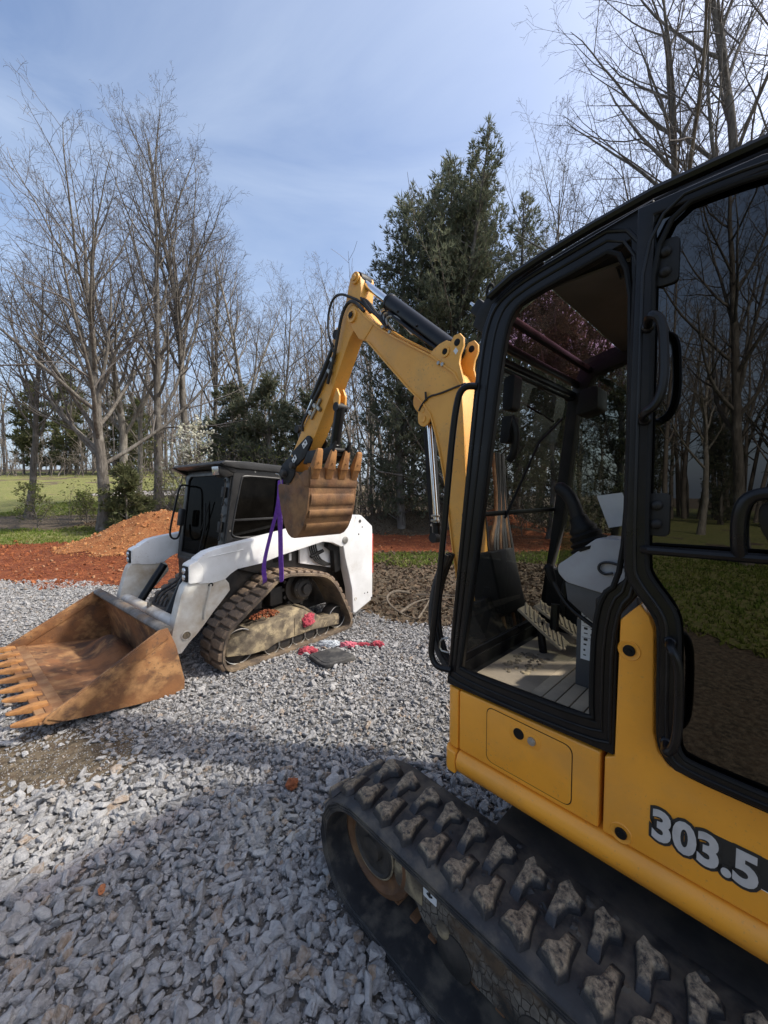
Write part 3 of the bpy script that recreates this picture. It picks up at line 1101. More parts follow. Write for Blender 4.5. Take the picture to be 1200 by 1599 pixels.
# black panel at the near half of the ceiling, sun visor bits, wiper motor
mb = MB()
mb.box((.34, .56, 2.392), (.045, .06, .030))
mb.tube([(.33, .575, 2.385), (.325, .58, 2.35), (.35, .58, 2.345), (.36, .575, 2.38)], .004, 6)
mb.build("coat_hook", M_blk2, cab)
mb = MB()
mb.prism(rounded([(.74, 2.02), (.735, 2.14), (.69, 2.15), (.70, 2.02)], .015), .50, .56)
mb.prism(rounded([(.755, 1.90), (.745, 2.0), (.705, 2.0), (.72, 1.90)], .012), .49, .55)
mb.tube(smooth_path([(.72, .53, 2.0), (.70, .52, 1.94), (.715, .51, 1.86), (.74, .50, 1.84)], 2), .015, 8)
mb.build("wiper_motor", M_blk2, cab, bevel=.004)
mb = MB()
mb.prism(rounded([(.70, 2.08), (.68, 2.20), (.60, 2.21), (.60, 2.10)], .02), -.20, -.06)
mb.build("speaker_box", M_blk2, cab, bevel=.008)
mb = MB()
mb.tube([(.845, .33, 1.60), (.80, .10, 1.95), (.775, -.10, 2.08)], .006, 6)
mb.tube([(.80, .52, 2.02), (.79, .30, 2.10), (.785, -.02, 2.06)], .005, 6)
mb.build("wiper", M_seal, cab)
# grab rail in front of the pillar
mb = MB()
rail = smooth_path([(.78, .672, 2.098), (.815, .700, 2.100), (.842, .705, 2.060), (.870, .702, 1.879), (.912, .702, 1.435), (.955, .702, 1.118), (.960, .702, 1.055), (.935, .700, 1.015), (.885, .672, 1.010)], 2)
mb.tube(rail, .0125, 10)
mb.build("grab_rail", M_blk, cab)
mb = MB()
mb.tube(smooth_path([(.905, .66, 1.13), (.935, .675, 1.12), (.938, .675, 1.075), (.905, .66, 1.07)], 1, False), .004, 6)
mb.build("tie_down_ring", M_zinc, cab)

# ---- the open door, folded back along the side
dy0, dy1 = .690, .728
d_out = [(.278, 2.436), (.283, 2.0), (.283, 1.515), (.270, 1.472), (.208, 1.390), (.200, 1.345), (.197, 1.085), (.186, 1.040), (.160, 1.012), (.0, 1.006), (-.26, 1.006), (-.30, 1.05), (-.25, 1.5), (-.20, 1.9), (-.16, 2.20), (-.13, 2.32), (-.07, 2.40), (.05, 2.432)]
d_in = [(.241, 2.402), (.237, 2.0), (.235, 1.53), (.226, 1.493), (.170, 1.418), (.160, 1.36), (.158, 1.095), (.152, 1.062), (.135, 1.046), (.0, 1.040), (-.235, 1.040), (-.255, 1.07), (-.205, 1.5), (-.155, 1.9), (-.118, 2.19), (-.09, 2.29), (-.045, 2.36), (.05, 2.395)]
mb = MB()
mb.ring(d_out, d_in, dy0, dy1)
door = mb.build("cab_door", M_blk, EX, bevel=.007, seg=3)
def dl(t, y):
    return [Vector((o[0] * (1 - t) + i[0] * t, y, o[1] * (1 - t) + i[1] * t)) for o, i in zip(d_out, d_in)]
for t, y, r, mt in ((.45, dy1, .0045, M_blk), (.02, dy1 - .012, .008, M_seal), (.98, dy1 - .006, .007, M_seal)):
    mb = MB()
    mb.tube(smooth_path(dl(t, y), 2, True), r, 8, closed=True)
    mb.build("edge_seal", mt, door)
gp = [(o[0] * .06 + i[0] * .94, o[1] * .06 + i[1] * .94) for o, i in zip(d_out, d_in)]
mb = MB()
mb.prism(gp, .703, .708)
mb.build("glass_pane", M_glass_door, door)
def loop_handle(pts, y_base, y_out, r, nm, mt=M_blk):
    mb = MB()
    n = len(pts)
    P = [(x, y_base if i in (0, n - 1) else y_out, z) for i, (x, z) in enumerate(pts)]
    mb.tube(smooth_path(P, 2), r, 10)
    domed(mb, (pts[0][0], y_base, pts[0][1]), r * 1.5, .012)
    domed(mb, (pts[-1][0], y_base, pts[-1][1]), r * 1.5, .012)
    return mb.build(nm, mt, door)
loop_handle([(.247, 2.130), (.232, 2.138), (.206, 2.120), (.200, 2.05), (.198, 1.97), (.210, 1.92), (.240, 1.900), (.247, 1.898)], .728, .792, .0105, "pull_handle")
loop_handle([(.178, 1.338), (.170, 1.342), (.152, 1.315), (.148, 1.25), (.148, 1.14), (.156, 1.095), (.172, 1.08), (.178, 1.078)], .728, .785, .010, "pull_handle")
mb = MB()
mb.tube([(.238, .735, 1.565), (.225, .752, 1.567), (.0, .754, 1.570), (-.20, .752, 1.570), (-.215, .735, 1.570)], .0115, 10)
mb.build("cross_bar", M_blk, door)
mb = MB()
mb.tube(smooth_path([(.056, .752, 1.572), (.060, .765, 1.60), (.060, .775, 1.67), (.045, .775, 1.705), (.0, .775, 1.712), (-.09, .772, 1.712), (-.12, .765, 1.69), (-.12, .752, 1.572)], 2), .014, 10)
mb.prism(rounded([(.03, 1.64), (.03, 1.69), (-.09, 1.69), (-.09, 1.58), (.0, 1.58)], .02), .712, .745)
mb.build("latch_handle", M_blk, door, bevel=.003)
for zz in (2.282, 1.655):
    mb = MB()
    mb.prism(rounded([(.238, zz - .055), (.238, zz + .055), (.190, zz + .055), (.190, zz - .055)], .014, 4), .708, .716)
    for dz_ in (-.024, .024):
        domed(mb, (.217, .716, zz + dz_), .0135, .012)
    mb.build("glass_clamp", M_blk2, door, bevel=.002)

# ---- inside the cab
mb = MB()
mb.box((.35, .20, .955), (1.05, .82, .03))
mb.build("cab_floor", M_blk2, cab)
fm = MB()
fm.prism_z(rounded([(.612, .585), (.835, .585), (.835, -.15), (.612, -.15)], .03), .970, .981)
fmat = fm.build("floor_mat", M_matfloor, cab, bevel=.004)
st = MB()
st.prism_z([(-.020, -.40), (.022, -.40), (.022, .36), (.012, .385), (-.010, .39), (-.021, .37)], 0, .012)
sme = st.mesh("mat_strip", M_matfloor, bevel=.003)
for k in range(6):
    obj_from("mat_strip", sme, fmat, (.590 - k * .0465, .195 + .004 * (k % 3), .970))
sc_ = MB()
sc_.prism_z([(-.024, -.022), (.024, -.022), (.026, .004), (.012, .022), (-.012, .022), (-.026, .004)], 0, .010)
scm = sc_.mesh("mat_scale", M_matfloor, bevel=.003)
for k in range(7):
    obj_from("mat_scale", scm, fmat, (.612 - k * .0465, .605 - .0, .969))
rr = random.Random(8)
mb2 = MB()
for k in range(60):
    a, r_ = rr.uniform(0, 6.28), rr.uniform(0, 1) ** .5
    mb2.lathe([(rr.uniform(.006, .016), 0), (rr.uniform(.004, .009), .004), (.0005, .007)], (.735 + math.cos(a) * r_ * .07, .33 + math.sin(a) * r_ * .14, .981), 'z', 6)
mb2.build("dried_mud", M_mudgrey, fmat)
# front kick panel and swing post seen through the lower glass
mb = MB()
mb.box((.885, .2, .99), (.03, .80, .06))
mb.build("kick_panel", M_blk2, cab)
# pedals
def pedal(y, x=.70, tilt=-.55, w=.10, nm="pedal"):
    mb = MB()
    mb.box((0, 0, 0), (.24, w, .012))
    for k in range(9):
        mb.box((-.105 + k * .026, 0, .009), (.010, w * .94, .009), (0, 0, .5))
    o = mb.build(nm, M_matfloor, cab, bevel=.002)
    o.location = (x, y, 1.10)
    o.rotation_euler = (0, tilt, .05)
    return o
pedal(.17, .735, -.62)
pedal(.03, .715, -.50)
p3 = pedal(-.02, .52, -.06, .13)
p3.location = (.52, .02, 1.05)
mb = MB()
mb.tube([(.72, -.02, 1.06), (.715, -.03, 1.25), (.66, -.06, 1.45), (.62, -.07, 1.58)], .017, 8)
mb.tube([(.70, .13, 1.08), (.70, .12, 1.2)], .02, 8)
mb.tube([(.73, .17, .98), (.75, .17, 1.12)], .018, 8)
mb.build("travel_lever", M_blk, cab)
mb = MB()
mb.tube(smooth_path([(.605, .42, 1.405), (.595, .42, 1.375), (.550, .42, 1.300), (.50, .42, 1.262), (.40, .42, 1.210)], 2), .0085, 8)
lv = mb.build("blade_lever", M_blk, cab)
mb = MB()
mb.tube([(.592, .42, 1.372), (.600, .42, 1.392), (.612, .42, 1.425), (.617, .42, 1.437)], [.012, .017, .018, .008], 10)
mb.build("lever_knob", M_seal, lv)
# console with joystick
mb = MB()
mb.prism(rounded([(.525, 1.470), (.545, 1.455), (.545, 1.425), (.515, 1.395), (.36, 1.370), (.30, 1.42), (.30, 1.56), (.42, 1.56)], .012), .37, .50)
con = mb.build("joystick_console", M_grey, cab, bevel=.010, seg=3)
mb = MB()
mb.prism([(.525, 1.394), (.515, 1.33), (.455, 1.285), (.36, 1.22), (.30, 1.24), (.30, 1.38), (.40, 1.385)], .38, .49)
mb.build("console_skirt", M_dgrey, con, bevel=.008)
mb = MB()
ax0, ax1 = Vector((.455, .435, 1.515)), Vector((.505, .435, 1.625))
secs = []
prof_b = [(.068, 0), (.070, .08), (.056, .13), (.064, .22), (.050, .30), (.056, .42), (.044, .5), (.048, .62), (.034, .75), (.030, 1.0)]
d = (ax1 - ax0)
u1 = d.normalized().orthogonal().normalized()
u2 = d.normalized().cross(u1)
for r_, t in prof_b:
    c = ax0 + d * t
    secs.append([c + u1 * math.cos(2 * math.pi * k / 20) * r_ + u2 * math.sin(2 * math.pi * k / 20) * r_ for k in range(20)])
mb.loft(secs)
mb.build("rubber_boot", M_seal, con, ang=60)
mb = MB()
mb.tube(smooth_path([(.500, .435, 1.61), (.515, .435, 1.66), (.535, .435, 1.70), (.562, .433, 1.725), (.585, .431, 1.735)], 2), lambda t: .024 if t < .8 else .024 - .05 * (t - .8), 12)
mb.build("joystick", M_blk2, con)
mb = MB()
mb.tube(smooth_path([(.335, .508, 1.474), (.375, .508, 1.486), (.405, .508, 1.480), (.412, .508, 1.458), (.395, .508, 1.443), (.368, .508, 1.450)], 2), .0045, 6)
mb.build("wire_hook", M_ink, con)
mb = MB()
mb.add([(.485, .30, 1.70), (.40, .30, 1.712), (.36, .30, 1.60), (.44, .30, 1.58)], [(0, 1, 2, 3)])
mb.add([(.485, .2985, 1.70), (.40, .2985, 1.712), (.36, .2985, 1.60), (.44, .2985, 1.58)], [(0, 1, 2, 3)])
mb.build("paper_card", M_paper, con)
# safety label under the console
mb = MB()
mb.box((.40, .33, 1.11), (.24, .10, .26))
pod = mb.build("seat_base", M_dgrey, cab, bevel=.01)
mb = MB()
mb.prism([(.500, 1.09), (.500, 1.265), (.405, 1.265), (.405, 1.09)], .382, .3845)
lab = mb.build("safety_label", M_paper, pod)
rr = random.Random(4)
mb = MB()
for r_ in range(8):
    for c_ in range(4):
        x, z = .490 - c_ * .023, 1.253 - r_ * .0205
        w_, h_ = rr.uniform(.006, .014), rr.uniform(.003, .010)
        mb.box((x - w_ / 2, .3849, z - h_ / 2), (w_, .0006, h_))
for z in (1.236, 1.195, 1.152):
    mb.box((.452, .3849, z + .0215), (.088, .0006, .0012))
mb.build("label_print", M_ink, lab)
# seat
mb = MB()
mb.box((.12, .18, 1.30), (.46, .44, .14))
sw = mb.build("seat_cushion", M_blk2, cab, bevel=.04, seg=4)
mb = MB()
mb.box((-.14, .18, 1.68), (.13, .42, .66), (0, -.15, 0))
mb.build("seat_backrest", M_blk2, cab, bevel=.05, seg=4)

# ---- boom
bp = [(2.385, 3.125), (2.362, 3.150), (2.325, 3.152), (2.265, 3.100), (2.18, 3.005), (2.045, 2.892), (1.89, 2.782), (1.56, 2.572), (1.467, 2.495), (1.385, 2.430), (1.335, 2.345),
      (1.302, 2.01), (1.272, 1.6), (1.235, 1.2), (1.19, .93), (1.31, .93), (1.352, 1.20), (1.385, 1.38), (1.448, 1.79), (1.485, 1.95), (1.515, 2.06), (1.540, 2.14), (1.565, 2.21), (1.625, 2.290), (1.758, 2.412), (2.162, 2.828), (2.263, 2.876), (2.350, 2.99)]
mb = MB()
mb.prism(bp, -.205, -.035)
boom = mb.build("boom", M_boomyel, EX, bevel=.006)
def edge_plate(mb, pts, off, w=.186, t=.010):
    P = [Vector((x, -.12, z)) for x, z in pts]
    return mb.band(P, w, t, (0, 1, 0))
mb = MB()
edge_plate(mb, bp[3:15], 0)
mb.build("top_plate", M_boomyel, boom, bevel=.002)
mb = MB()
edge_plate(mb, bp[15:26], 0)
mb.build("bottom_plate", M_boomyel, boom, bevel=.002)
mb = MB()
mb.prism([(2.30, 3.118), (2.18, 3.000), (2.10, 2.93), (2.20, 2.85), (2.263, 2.880), (2.345, 2.99), (2.375, 3.10)], -.030, -.036)
mb.prism([(2.30, 3.118), (2.18, 3.000), (2.10, 2.93), (2.20, 2.85), (2.263, 2.880), (2.345, 2.99), (2.375, 3.10)], -.204, -.210)
mb.build("tip_plate", M_boomyel, boom, bevel=.002)
mb = MB()
mb.lathe([(.0005, -.24), (.050, -.24), (.052, -.22), (.052, .0), (.050, .006), (.032, .006), (.030, -.002), (.0005, -.002)], (2.332, -.022, 3.068), 'y', 24)
mb.build("tip_pin", M_boomyel, boom)
mb = MB()
disc(mb, (2.336, -.012, 3.072), .022, .008)
mb.build("pin_hole", M_seal, boom)
# cylinder bracket plates on the back of the elbow
brk = [(1.575, 2.585), (1.545, 2.612), (1.498, 2.632), (1.449, 2.640), (1.412, 2.622), (1.390, 2.652), (1.350, 2.655), (1.322, 2.622), (1.322, 2.575), (1.345, 2.530), (1.352, 2.480), (1.322, 2.380), (1.318, 2.30), (1.38, 2.42), (1.46, 2.49)]
for y0, y1 in ((-.052, -.034), (-.206, -.188)):
    mb = MB()
    mb.prism(brk, y0, y1)
    b = mb.build("cylinder_bracket", M_boomyel, boom, bevel=.004)
    mb = MB()
    disc(mb, (1.366, y1 + .001, 2.605), .021, .004)
    disc(mb, (1.452, y1 + .004, 2.572), .017, .010)
    mb.build("bracket_hole", M_seal, b)
mb = MB()
mb.lathe([(.033, -.004), (.033, .008), (.020, .008), (.018, .0)], (1.452, -.034, 2.572), 'y', 20)
mb.build("boss_ring", M_boomyel, boom)
mb = MB()
mb.prism([(1.375, 2.535), (1.392, 2.560), (1.375, 2.578), (1.357, 2.553)], -.034, -.0325)
mb.build("bracket_decal", M_paper, boom)
# lugs under the elbow for the lift cylinder
for y0, y1 in ((-.050, -.034), (-.206, -.190)):
    mb = MB()
    mb.prism(rounded([(1.59, 2.30), (1.67, 2.275), (1.672, 2.17), (1.635, 2.138), (1.585, 2.15), (1.552, 2.23)], .03, 4), y0, y1)
    b = mb.build("lift_lug", M_boomyel, boom, bevel=.004)
    mb = MB()
    disc(mb, (1.632, y1 + .001, 2.245), .017, .004)
    mb.lathe([(.022, 0), (.022, .006), (.014, .006), (.0005, .003)], (1.626, y1, 2.19), 'y', 18)
    mb.build("lug_pin", M_boomyel, b)
mb = MB()
mb.prism(rounded([(1.72, 2.40), (1.84, 2.43), (1.86, 2.34), (1.80, 2.27), (1.70, 2.26), (1.64, 2.30)], .04, 4), -.206, -.192)
mb.build("lift_guard_plate", M_boomyel, boom, bevel=.003)
# lift cylinder with its black guard
def cylinder(p0, p1, r_body, r_rod, split, nm, parent, rod_first=True):
    p0, p1 = Vector(p0), Vector(p1)
    mid = p0.lerp(p1, split)
    d = (p1 - p0).normalized()
    mb = MB()
    mb.tube([p0, p0 + d * .02, mid - d * .02, mid], lambda t: r_body, 18)
    mb.tube([mid - d * .004, mid, mid + d * .02, mid + d * .022], lambda t: r_body * 1.07 if .1 < t < .9 else r_body, 18)
    body = mb.build(nm, M_blk, parent, bevel=.0)
    mb = MB()
    mb.tube([mid, p1 - d * .03], r_rod, 14)
    mb.build("rod", M_chrome, body)
    mb = MB()
    for p in (p0, p1):
        mb.lathe([(.0005, -.05), (r_rod * 1.9, -.05), (r_rod * 2.0, 0), (r_rod * 1.9, .05), (.0005, .05)], p, 'y', 16)
    mb.build("rod_eye", M_blk2, body)
    return body
lc = cylinder((1.555, -.10, 1.42), (1.632, -.10, 2.19), .030, .017, .10, "lift_cylinder", boom)
mb = MB()
mb.prism(rounded([(1.725, 2.13), (1.700, 2.15), (1.640, 2.12), (1.590, 1.45), (1.620, 1.40), (1.660, 1.42)], .015), -.19, -.15)
mb.build("cylinder_guard", M_seal, boom, bevel=.01)
mb = MB()
for k in range(3):
    disc(mb, (1.578 - .003 * k, -.10, 1.50 + .03 * k), .03, .014, 14, 'z')
mb.build("rod_fitting", M_zinc, boom)
# stick cylinder along the top
sc = cylinder((1.452, -.12, 2.60), (2.318, -.12, 3.352), .056, .028, .64, "stick_cylinder", boom)
mb = MB()
for t in (.30, .50):
    p = Vector((1.452, -.12, 2.60)).lerp(Vector((2.318, -.12, 3.352)), t)
    domed(mb, (p.x, p.y + .055, p.z - .01), .010, .010)
mb.tube([(1.52, -.075, 2.60), (1.75, -.07, 2.79), (1.98, -.07, 2.99)], .012, 8)
mb.build("port_pipe", M_blk, sc)
# pipes and hoses along the top plate
rr = random.Random(12)
for k in range(4):
    y = -.075 - k * .026
    mb = MB()
    mb.tube([(1.50, y, 2.555), (1.58, y, 2.602), (1.90, y, 2.806), (2.06, y, 2.925)], .007, 7)
    mb.build("oil_pipe", M_boomyel, boom)
    mb = MB()
    z0 = .02 * rr.random()
    mb.tube(smooth_path([(2.0, y, 2.885), (2.08, y + .01, 2.98 + z0), (2.17, y + .015, 3.06 + z0), (2.25, y + .01, 3.17 + z0), (2.36, y + .01, 3.245 + z0), (2.46, y + .005, 3.20), (2.53, y, 3.02)], 2), .010, 8)
    mb.build("hose", M_hose, boom)
for k in range(5):
    mb = MB()
    x0, z0 = 1.98 + k * .035, 2.90 + k * .03
    mb.tube(smooth_path([(x0, -.06 - .02 * k, z0), (x0 + .02, -.06 - .02 * k, z0 + .06), (x0 - .07, -.07 - .02 * k, z0 + .05), (x0 - .16, -.08 - .015 * k, z0 - .06), (x0 - .22, -.08 - .015 * k, z0 - .12)], 2), .0085, 7)
    mb.build("hose", M_hose if k % 2 else M_zinc, boom)
mb = MB()
for (x, z) in ((1.50, 2.515), (1.47, 2.50), (1.93, 2.83), (2.0, 2.885)):
    mb.lathe([(.012, 0), (.012, .012), (.0005, .014)], (x, -.036, z), 'y', 8)
mb.build("pipe_clamp", M_zinc, boom)
mb = MB()
hose = [(2.60, -.06, 2.86), (2.655, -.05, 2.98), (2.672, -.045, 3.10), (2.650, -.04, 3.22), (2.585, -.04, 3.300), (2.49, -.04, 3.295), (2.40, -.045, 3.245), (2.26, -.06, 3.16), (2.17, -.07, 3.05)]
mb.tube(smooth_path(hose, 2), .010, 8)
mb.build("hose", M_hose, boom)
mb = MB()
mb.tube(smooth_path([(2.66, -.03, 2.62), (2.56, -.025, 2.82), (2.50, -.02, 2.98), (2.45, -.02, 3.12), (2.38, -.025, 3.19), (2.30, -.03, 3.165), (2.22, -.05, 3.07)], 2), .013, 8)
mb.build("hose", M_hose, boom)
mb = MB()
mb.tube(smooth_path([(1.66, -.03, 2.245), (1.64, -.028, 2.275), (1.58, -.028, 2.325), (1.49, -.03, 2.325), (1.36, -.03, 2.345), (1.30, -.03, 2.35)], 2), .006, 6)
mb.tube([(1.60, -.03, 2.30), (1.595, -.02, 2.355)], .007, 6)
mb.build("cable", M_hose, boom)
for k, (x0, y0) in enumerate(((1.30, -.02), (1.275, -.215))):
    mb = MB()
    mb.tube(smooth_path([(1.33, y0, 2.33), (1.312, y0 + .004, 2.2), (1.30, y0, 1.98), (1.27, y0 + .01, 1.6), (1.22, y0, 1.15)], 2), .006, 6)
    mb.build("lamp_cable", M_boomyel if k == 0 else M_hose, boom)

# ---- stick, bucket linkage, bucket
stk = [(2.345, 3.392), (2.300, 3.385), (2.268, 3.345), (2.262, 3.25), (2.285, 3.06), (2.335, 2.98), (2.40, 2.925), (2.67, 2.512), (2.883, 2.225), (3.0, 2.105), (3.28, 1.878), (3.36, 1.862), (3.415, 1.90), (3.395, 1.955), (3.13, 2.255), (2.785, 2.590), (2.465, 3.165), (2.41, 3.325), (2.385, 3.380)]
mb = MB()
mb.prism(stk, -.185, -.055)
stick = mb.build("stick", M_boomyel, EX, bevel=.006)
mb = MB()
for y in (-.192, -.048):
    disc(mb, (2.318, y, 3.352), .044, .02, 20)
    disc(mb, (2.318, y + (.014 if y > -.1 else -.014), 3.352), .024, .016, 16)
mb.build("horn_boss", M_boomyel, stick)
mb = MB()
for y in (-.150, -.085):
    mb.prism([(2.60, 2.585), (2.655, 2.50), (2.625, 2.42), (2.60, 2.395), (2.575, 2.42), (2.565, 2.52)], y - .01, y + .01)
mb.build("thumb_lug", M_boomyel, stick, bevel=.004)
cylinder((2.605, -.118, 2.43), (2.70, -.118, 2.05), .044, .02, .80, "thumb_cylinder", stick)
bc = cylinder((2.605, -.12, 3.02), (3.22, -.12, 2.32), .036, .02, .62, "bucket_cylinder", stick)
mb = MB()
mb.prism([(2.52, 3.02), (2.60, 3.08), (2.66, 2.98), (2.60, 2.88)], -.16, -.08)
mb.build("cylinder_foot", M_boomyel, stick, bevel=.005)
for k in range(3):
    mb = MB()
    y = -.035 - k * .012
    mb.tube(smooth_path([(2.56 + .02 * k, y, 2.86), (2.66 + .03 * k, y, 2.72), (2.78 + .03 * k, y, 2.60), (2.93 + .03 * k, y, 2.46), (3.06 + .03 * k, y, 2.35), (3.08 + .02 * k, y - .02, 2.28)], 2), .011, 7)
    mb.build("hose", M_hose, stick)
mb = MB()
for x, z in ((2.645, 2.72), (2.60, 2.80), (2.86, 2.47), (2.93, 2.42), (2.80, 2.44)):
    mb.box((x, -.04, z), (.03, .03, .05), (0, .8, 0))
mb.tube([(2.78, -.045, 2.52), (2.90, -.045, 2.40), (2.93, -.045, 2.37)], .016, 8)
mb.build("hose_clamp", M_zinc, stick, bevel=.004)
mb = MB()
for y0, y1 in ((-.215, -.196), (-.052, -.033)):
    mb.prism(rounded([(3.30, 1.80), (3.46, 1.83), (3.50, 1.90), (3.44, 1.985), (3.28, 2.07), (3.20, 2.02), (3.21, 1.88)], .03), y0, y1)
    mb.prism(rounded([(3.255, 2.095), (2.97, 2.235), (2.905, 2.185), (3.02, 2.045), (3.19, 1.955)], .03), y0 - .002, y1 - .002)
cp = mb.build("coupler", M_blk2, stick, bevel=.005)
mb = MB()
mb.box((3.33, -.12, 1.88), (.20, .13, .12), (0, .2, 0))
mb.lathe([(.0005, -.25), (.035, -.25), (.038, 0), (.035, .02), (.0005, .022)], (3.38, -.01, 1.90), 'y', 16)
mb.lathe([(.0005, -.25), (.03, -.25), (.03, .01), (.0005, .012)], (3.22, -.01, 1.97), 'y', 16)
mb.tube([(3.22, -.12, 2.32), (3.17, -.12, 1.98)], .035, 10)
mb.build("link_body", M_steel, cp, bevel=.006)
for (x, z, a) in ((3.20, 2.03, .65), (3.02, 2.155, .55)):
    mb = MB()
    mb.box((0, 0, 0), (.075, .002, .050))
    lb = mb.build("coupler_decal", M_paper, cp)
    lb.location = (x, -.0315, z)
    lb.rotation_euler = (0, a, 0)
    mb = MB()
    mb.box((-.015, .0014, .006), (.022, .001, .022))
    mb.box((.018, .0014, -.006), (.018, .001, .016))
    pr = mb.build("decal_print", M_ink, cp)
    pr.location, pr.rotation_euler = lb.location, lb.rotation_euler
# thumb folded against the stick
mb = MB()
for y in (-.20, -.04):
    mb.prism([(2.97, 2.09), (2.74, 2.09), (2.62, 2.10), (2.56, 2.14), (2.60, 2.05), (2.70, 1.99), (2.90, 1.98), (3.05, 1.98)], y - .012, y + .012)
mb.box((2.72, -.12, 2.045), (.16, .16, .03))
mb.tube([(2.64, -.20, 2.075), (2.64, -.04, 2.075)], .022, 10)
mb.build("thumb", M_blk2, stick, bevel=.005)

bkt_prof = [(2.695, 1.895), (2.700, 1.82), (2.706, 1.725), (2.728, 1.60), (2.772, 1.475), (2.825, 1.39), (2.885, 1.338), (2.945, 1.316), (2.995, 1.318), (3.050, 1.345), (3.095, 1.395), (3.135, 1.475), (3.168, 1.56), (3.205, 1.70), (3.215, 1.78)]
mb = MB()
ci = Vector((2.95, 1.60))
secs_o = []
def inset(p, t):
    v = ci - Vector(p)
    return Vector(p) + v.normalized() * t
secs = []
for p in bkt_prof:
    q = inset(p, .016)
    secs.append([Vector((p[0], .118, p[1])), Vector((p[0], -.358, p[1])), Vector((q.x, -.358, q.y)), Vector((q.x, .118, q.y))])
mb.loft(secs)
bucket = mb.build("bucket", M_rustdark, EX, ang=50)
for y0, y1 in ((.118, .134), (-.374, -.358)):
    mb = MB()
    side = [(x, z) for x, z in bkt_prof] + [(3.185, 1.795), (2.99, 1.78), (2.84, 1.845), (2.76, 1.885)]
    mb.prism(side, y0, y1)
    mb.build("side_plate", M_rustdark, bucket, bevel=.004)
    mb = MB()
    mb.prism([(2.694, 1.905), (2.699, 1.77), (2.76, 1.765), (2.84, 1.83), (2.84, 1.858), (2.76, 1.90)], y0 - .006, y1 + .006)
    mb.build("side_cutter", M_rustdark, bucket, bevel=.004)
for (xa, za, xb, zb, h) in ((2.707, 1.705, 2.728, 1.60, .009), (2.737, 1.570, 2.762, 1.50, .010), (2.785, 1.45, 2.835, 1.382, .009)):
    mb = MB()
    pa, pb = Vector((xa, za)), Vector((xb, zb))
    d = (pb - pa)
    nn = Vector((d.y, -d.x)).normalized()
    if nn.dot(ci - pa) > 0:
        nn = -nn
    sect = [pa, pa + d * .15 + nn * h, pa + d * .5 + nn * h * 1.2, pa + d * .85 + nn * h, pb, pa.lerp(pb, .5) - nn * .012]
    mb.loft([[Vector((s.x, y, s.y)) for s in sect] for y in (.110, -.350)])
    mb.build("wear_strip", M_rustdark, bucket, ang=50)
mb = MB()
mb.prism([(2.683, 1.925), (2.685, 1.79), (2.697, 1.76), (2.715, 1.79), (2.713, 1.925)], .132, -.372)
mb.build("cutting_edge", M_rustdark, bucket, bevel=.004)
tm = MB()
# tooth pointing up: adapter shank plus tapering point
tm.loft([[Vector((x, y, 0)) for x, y in ((-.020, -.033), (.024, -.033), (.024, .033), (-.020, .033))],
         [Vector((x, y, .075)) for x, y in ((-.026, -.036), (.026, -.036), (.026, .036), (-.026, .036))],
         [Vector((x, y, .08)) for x, y in ((-.032, -.040), (.028, -.040), (.028, .040), (-.032, .040))],
         [Vector((x, y, .215)) for x, y in ((-.022, -.026), (.004, -.026), (.004, .026), (-.022, .026))],
         [Vector((x, y, .228)) for x, y in ((-.016, -.022), (-.002, -.022), (-.002, .022), (-.016, .022))]])
start = len(tm.v)
tm.lathe([(.008, 0), (.008, .004), (.0005, .004)], (0, 0, 0), 'x', 10)
tm.v[start:] = [(-p[0] - .031, p[1], p[2] + .13) for p in tm.v[start:]]
tme = tm.mesh("tooth", M_tooth, bevel=.004)
for k in range(4):
    y = .090 - k * .140
    o = obj_from("tooth", tme, bucket, (2.700, y, 1.835), (0, rad(-20), 0), (1, 1, 1.12))
for y in (-.06, -.18):
    mb = MB()
    mb.prism(rounded([(3.10, 1.76), (3.24, 1.74), (3.42, 1.86), (3.42, 1.93), (3.34, 1.95), (3.20, 1.90), (3.12, 1.84)], .03), y - .014, y + .014)
    mb.build("bucket_ear", M_rustdark, bucket, bevel=.005)
# swing post and hoses at the foot of the boom
mb = MB()
mb.prism([(.93, .62), (1.32, .66), (1.38, .80), (1.36, 1.02), (1.27, 1.08), (1.16, 1.05), (1.08, .92), (.93, .92)], -.24, -.00)
mb.tube([(1.12, -.12, .52), (1.12, -.12, 1.30)], .10, 20)
sp = mb.build("swing_post", M_steel, EX, bevel=.02, seg=3)
mb = MB()
mb.box((1.08, -.02, 1.22), (.16, .26, .34), (0, .25, 0))
mb.box((1.02, .10, 1.02), (.10, .16, .30), (0, .5, .2))
mb.build("hose_guard", M_blk2, sp, bevel=.02, seg=3)
rr = random.Random(21)
for k in range(8):
    mb = MB()
    y = .06 - k * .035
    mb.tube(smooth_path([(1.21 - .01 * (k % 3), -.19 - .014 * k, 1.95), (1.17, -.18 - .014 * k, 1.6), (1.10, y - .04, 1.42), (1.04 + .02 * rr.random(), y, 1.24), (.98, y + .03, 1.08), (.95, y + .02, .90), (1.02, y, .70)], 2), .011, 7)
    mb.build("hose", M_hose if k % 3 else M_rust, sp)
for k in range(3):
    mb = MB()
    mb.tube(smooth_path([(1.35, .02 + .03 * k, 1.35), (1.42, .06 + .03 * k, 1.12), (1.40, .09 + .03 * k, .88), (1.30, .10 + .02 * k, .70), (1.15, .10, .66), (1.0, .06, .70)], 2), .020, 9)
    mb.build("hose", M_hose, sp)
mb = MB()
mb.lathe([(.0005, -.03), (.024, -.03), (.026, 0), (.020, .03), (.0005, .035)], (.98, .40, 1.46), 'x', 14)
mb.tube([(.97, .40, 1.46), (1.03, .30, 1.455)], .010, 8)
mb.build("fitting", M_chrome, sp)

